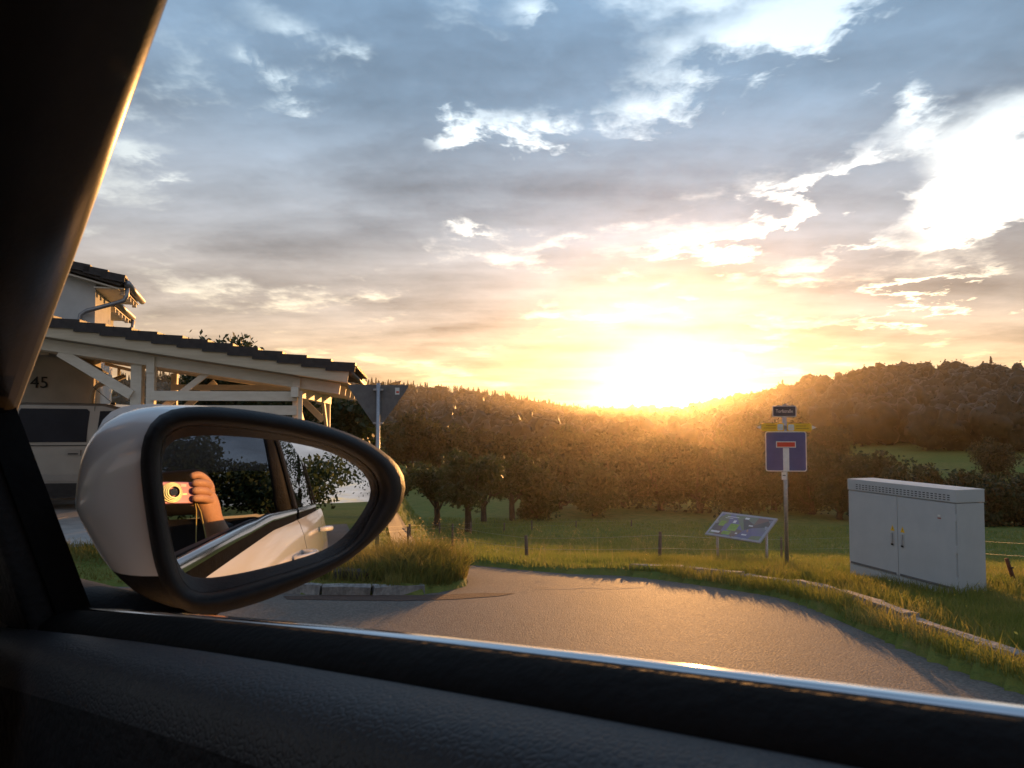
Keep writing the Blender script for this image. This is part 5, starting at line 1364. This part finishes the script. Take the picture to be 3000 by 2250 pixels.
def clump(X, Y, f=1.0): return .5 + .5 * np.sin(X * 3.1 * f + np.sin(Y * 2.3 * f) * 1.7) * np.sin(Y * 2.7 * f + np.sin(X * 1.9 * f))
def near_kerb(X, Y):
    d = np.full(X.shape, 9.0)
    for p in KERB_PTS[::2]: d = np.minimum(d, np.hypot(X - p[0], Y - p[1]))
    return d
def verge():
    rg = np.random.default_rng(11); not_cab = lambda X, Y: ~in_poly(X, Y, [(5.07, 8.84), (5.47, 8.93), (5.06, 10.63), (4.66, 10.53)])
    X, Y = scatter(150000, 2.0, 7.8, 1.0, 15.5, rg, lambda X, Y: ~rmask(X, Y) & not_cab(X, Y))
    dk = near_kerb(X, Y); right = dk
    keep = rg.uniform(0, 1, len(X)) < np.clip(1.15 - .12 * np.abs(X - 3.6), .25, 1) * (dk > .075)
    X, Y, dk = X[keep], Y[keep], dk[keep]; c = clump(X, Y)
    h = (.05 + .13 * rg.uniform(0, 1, len(X)) ** 2 + .10 * c * rg.uniform(0, 1, len(X))) * np.where(dk < .22, .38, 1.0)
    h *= np.where((X > 4.2) & (X < 5.6), .75, 1.0)
    V, F = blades(X, Y, h, .006 + .0045 * rg.uniform(0, 1, len(X)), rg)
    tag(np_mesh('verge_grass', V, F, M_G1), 'yellow-green uncut grass on the right-hand verge', 'grass', kind='stuff')
    # yellow and dry flower heads
    k = rg.choice(len(X), 420, replace=False); C = np.stack([X[k], Y[k], HG(X[k], Y[k]) + h[k] * 1.02], 1)
    V, F = quads(C, rg.uniform(.008, .016, len(C)), rg, 1.0)
    tag(np_mesh('verge_flowers', V, F, PM('flower_yellow', (.55, .38, .04), (.65, .48, .08), 30, .6)), 'small yellow flower heads scattered in the verge grass', 'flowers', kind='stuff')
verge()
def island():
    rg = np.random.default_rng(12)
    lot = lambda X, Y: ~rmask(X, Y) & ~in_poly(X, Y, drive)
    X, Y = scatter(30000, -7.5, -.5, 8.1, 11.6, rg, lot)
    ctr = np.exp(-(((X + 1.25) / .75) ** 2 + ((Y - 9.7) / 1.0) ** 2)); c = clump(X, Y, 1.3)
    h = .07 + .10 * rg.uniform(0, 1, len(X)) + ctr * (.13 + .26 * c) * rg.uniform(.5, 1.1, len(X))
    h *= np.where(Y < 8.5, .8, 1) * np.where((X < -1.35) & (Y < 9.15), .35, 1)
    V, F = blades(X, Y, h, .006 + .006 * rg.uniform(0, 1, len(X)), rg, .5)
    X2, Y2 = scatter(16000, -2.6, -.55, 8.55, 11.2, rg, lot); ctr = np.exp(-(((X2 + 1.3) / .72) ** 2 + ((Y2 - 9.7) / .95) ** 2)); k = rg.uniform(0, 1, len(X2)) < ctr
    X2, Y2 = X2[k], Y2[k]; V2, F2 = blades(X2, Y2, rg.uniform(.22, .50, len(X2)) * (.6 + .5 * clump(X2, Y2, 1.7)), .008 + .006 * rg.uniform(0, 1, len(X2)), rg, .6)
    V = np.vstack([V, V2]); F = np.vstack([F, F2 + len(V) - len(V2)])
    tag(np_mesh('island_grass', V, F, M_G2), 'tall tufted grass behind the short kerb left of the road', 'grass', kind='stuff')
island()
def meadow():
    rg = np.random.default_rng(13)
    n = 90000; az = rg.uniform(-26, 36, n); r = 11.0 + 46 * rg.uniform(0, 1, n) ** 1.5; X = np.sin(np.radians(az)) * r; Y = np.cos(np.radians(az)) * r
    m = ~rmask(X, Y) & ~((X < -2.2) & (Y < 20)) & ~in_poly(X, Y, [(5.07, 8.84), (5.47, 8.93), (5.06, 10.63), (4.66, 10.53)]); X, Y, r = X[m], Y[m], r[m]
    c = clump(X, Y, .35); h = (.07 + .12 * c * rg.uniform(.3, 1, len(X))) * (1 + r * .008)
    V, F = blades(X, Y, h, .010 + .0007 * r, rg, .5)
    tag(np_mesh('meadow_grass', V, F, M_G3), 'short green pasture grass sloping down to the orchard', 'grass', kind='stuff')
    # seed heads on tall stalks catching the light
    P = []
    for (px, py, k, sp) in ((1925, 1640, 26, .7), (1880, 1640, 18, .5), (1350, 1640, 16, .5), (1560, 1648, 14, .6), (1700, 1660, 12, .8), (2080, 1668, 14, .6), (1240, 1700, 20, .5), (1330, 1705, 16, .3)):
        b = hit(px, py)
        for _ in range(k): P.append((b[0] + rg.normal() * sp * .5, b[1] + rg.normal() * sp))
    P = np.array(P); P = P[~rmask(P[:, 0], P[:, 1])]; h = rg.uniform(.35, .65, len(P)); V, F = blades(P[:, 0], P[:, 1], h, np.full(len(P), .006), rg, .35)
    tips = V.reshape(-1, 5, 3)[:, 4]; C = np.repeat(tips, 7, 0) + rg.normal(size=(len(tips) * 7, 3)) * np.array([.012, .012, .03]) - np.array([0, 0, .03])
    V2, F2 = quads(C, rg.uniform(.006, .014, len(C)), rg); F2 = np.vstack([F2[:, [0, 1, 2]], F2[:, [0, 2, 3]]]) + len(V)
    tag(np_mesh('seed_stalks', np.vstack([V, V2]), np.vstack([F, F2]), grass_mat('grass_dry', [(.20, .15, .06), (.30, .22, .09), (.40, .30, .13)], .45)), 'dry grass stalks with pale seed heads along the meadow edge', 'grass', kind='stuff')
meadow()

# ------------------------------------------------------------------ evening haze in the valley
hb_ = MB().box((0, 0, 16), (1940, 1940, 48)); hz_o = hb_.build('haze', bpy.data.materials.new('haze_air'))
hm = MATS['haze_air'] = hz_o.data.materials[0]; hm.use_nodes = True; T = hm.node_tree; T.nodes.clear()
pv_ = T.nodes.new('ShaderNodeVolumePrincipled'); ou = T.nodes.new('ShaderNodeOutputMaterial'); T.links.new(pv_.outputs[0], ou.inputs['Volume'])
pv_.inputs['Color'].default_value = (.98, .86, .72, 1); pv_.inputs['Density'].default_value = .00016; pv_.inputs['Anisotropy'].default_value = .90
hz_o['kind'] = 'stuff'; tag(hz_o, 'thin evening haze lying over the valley', 'haze')
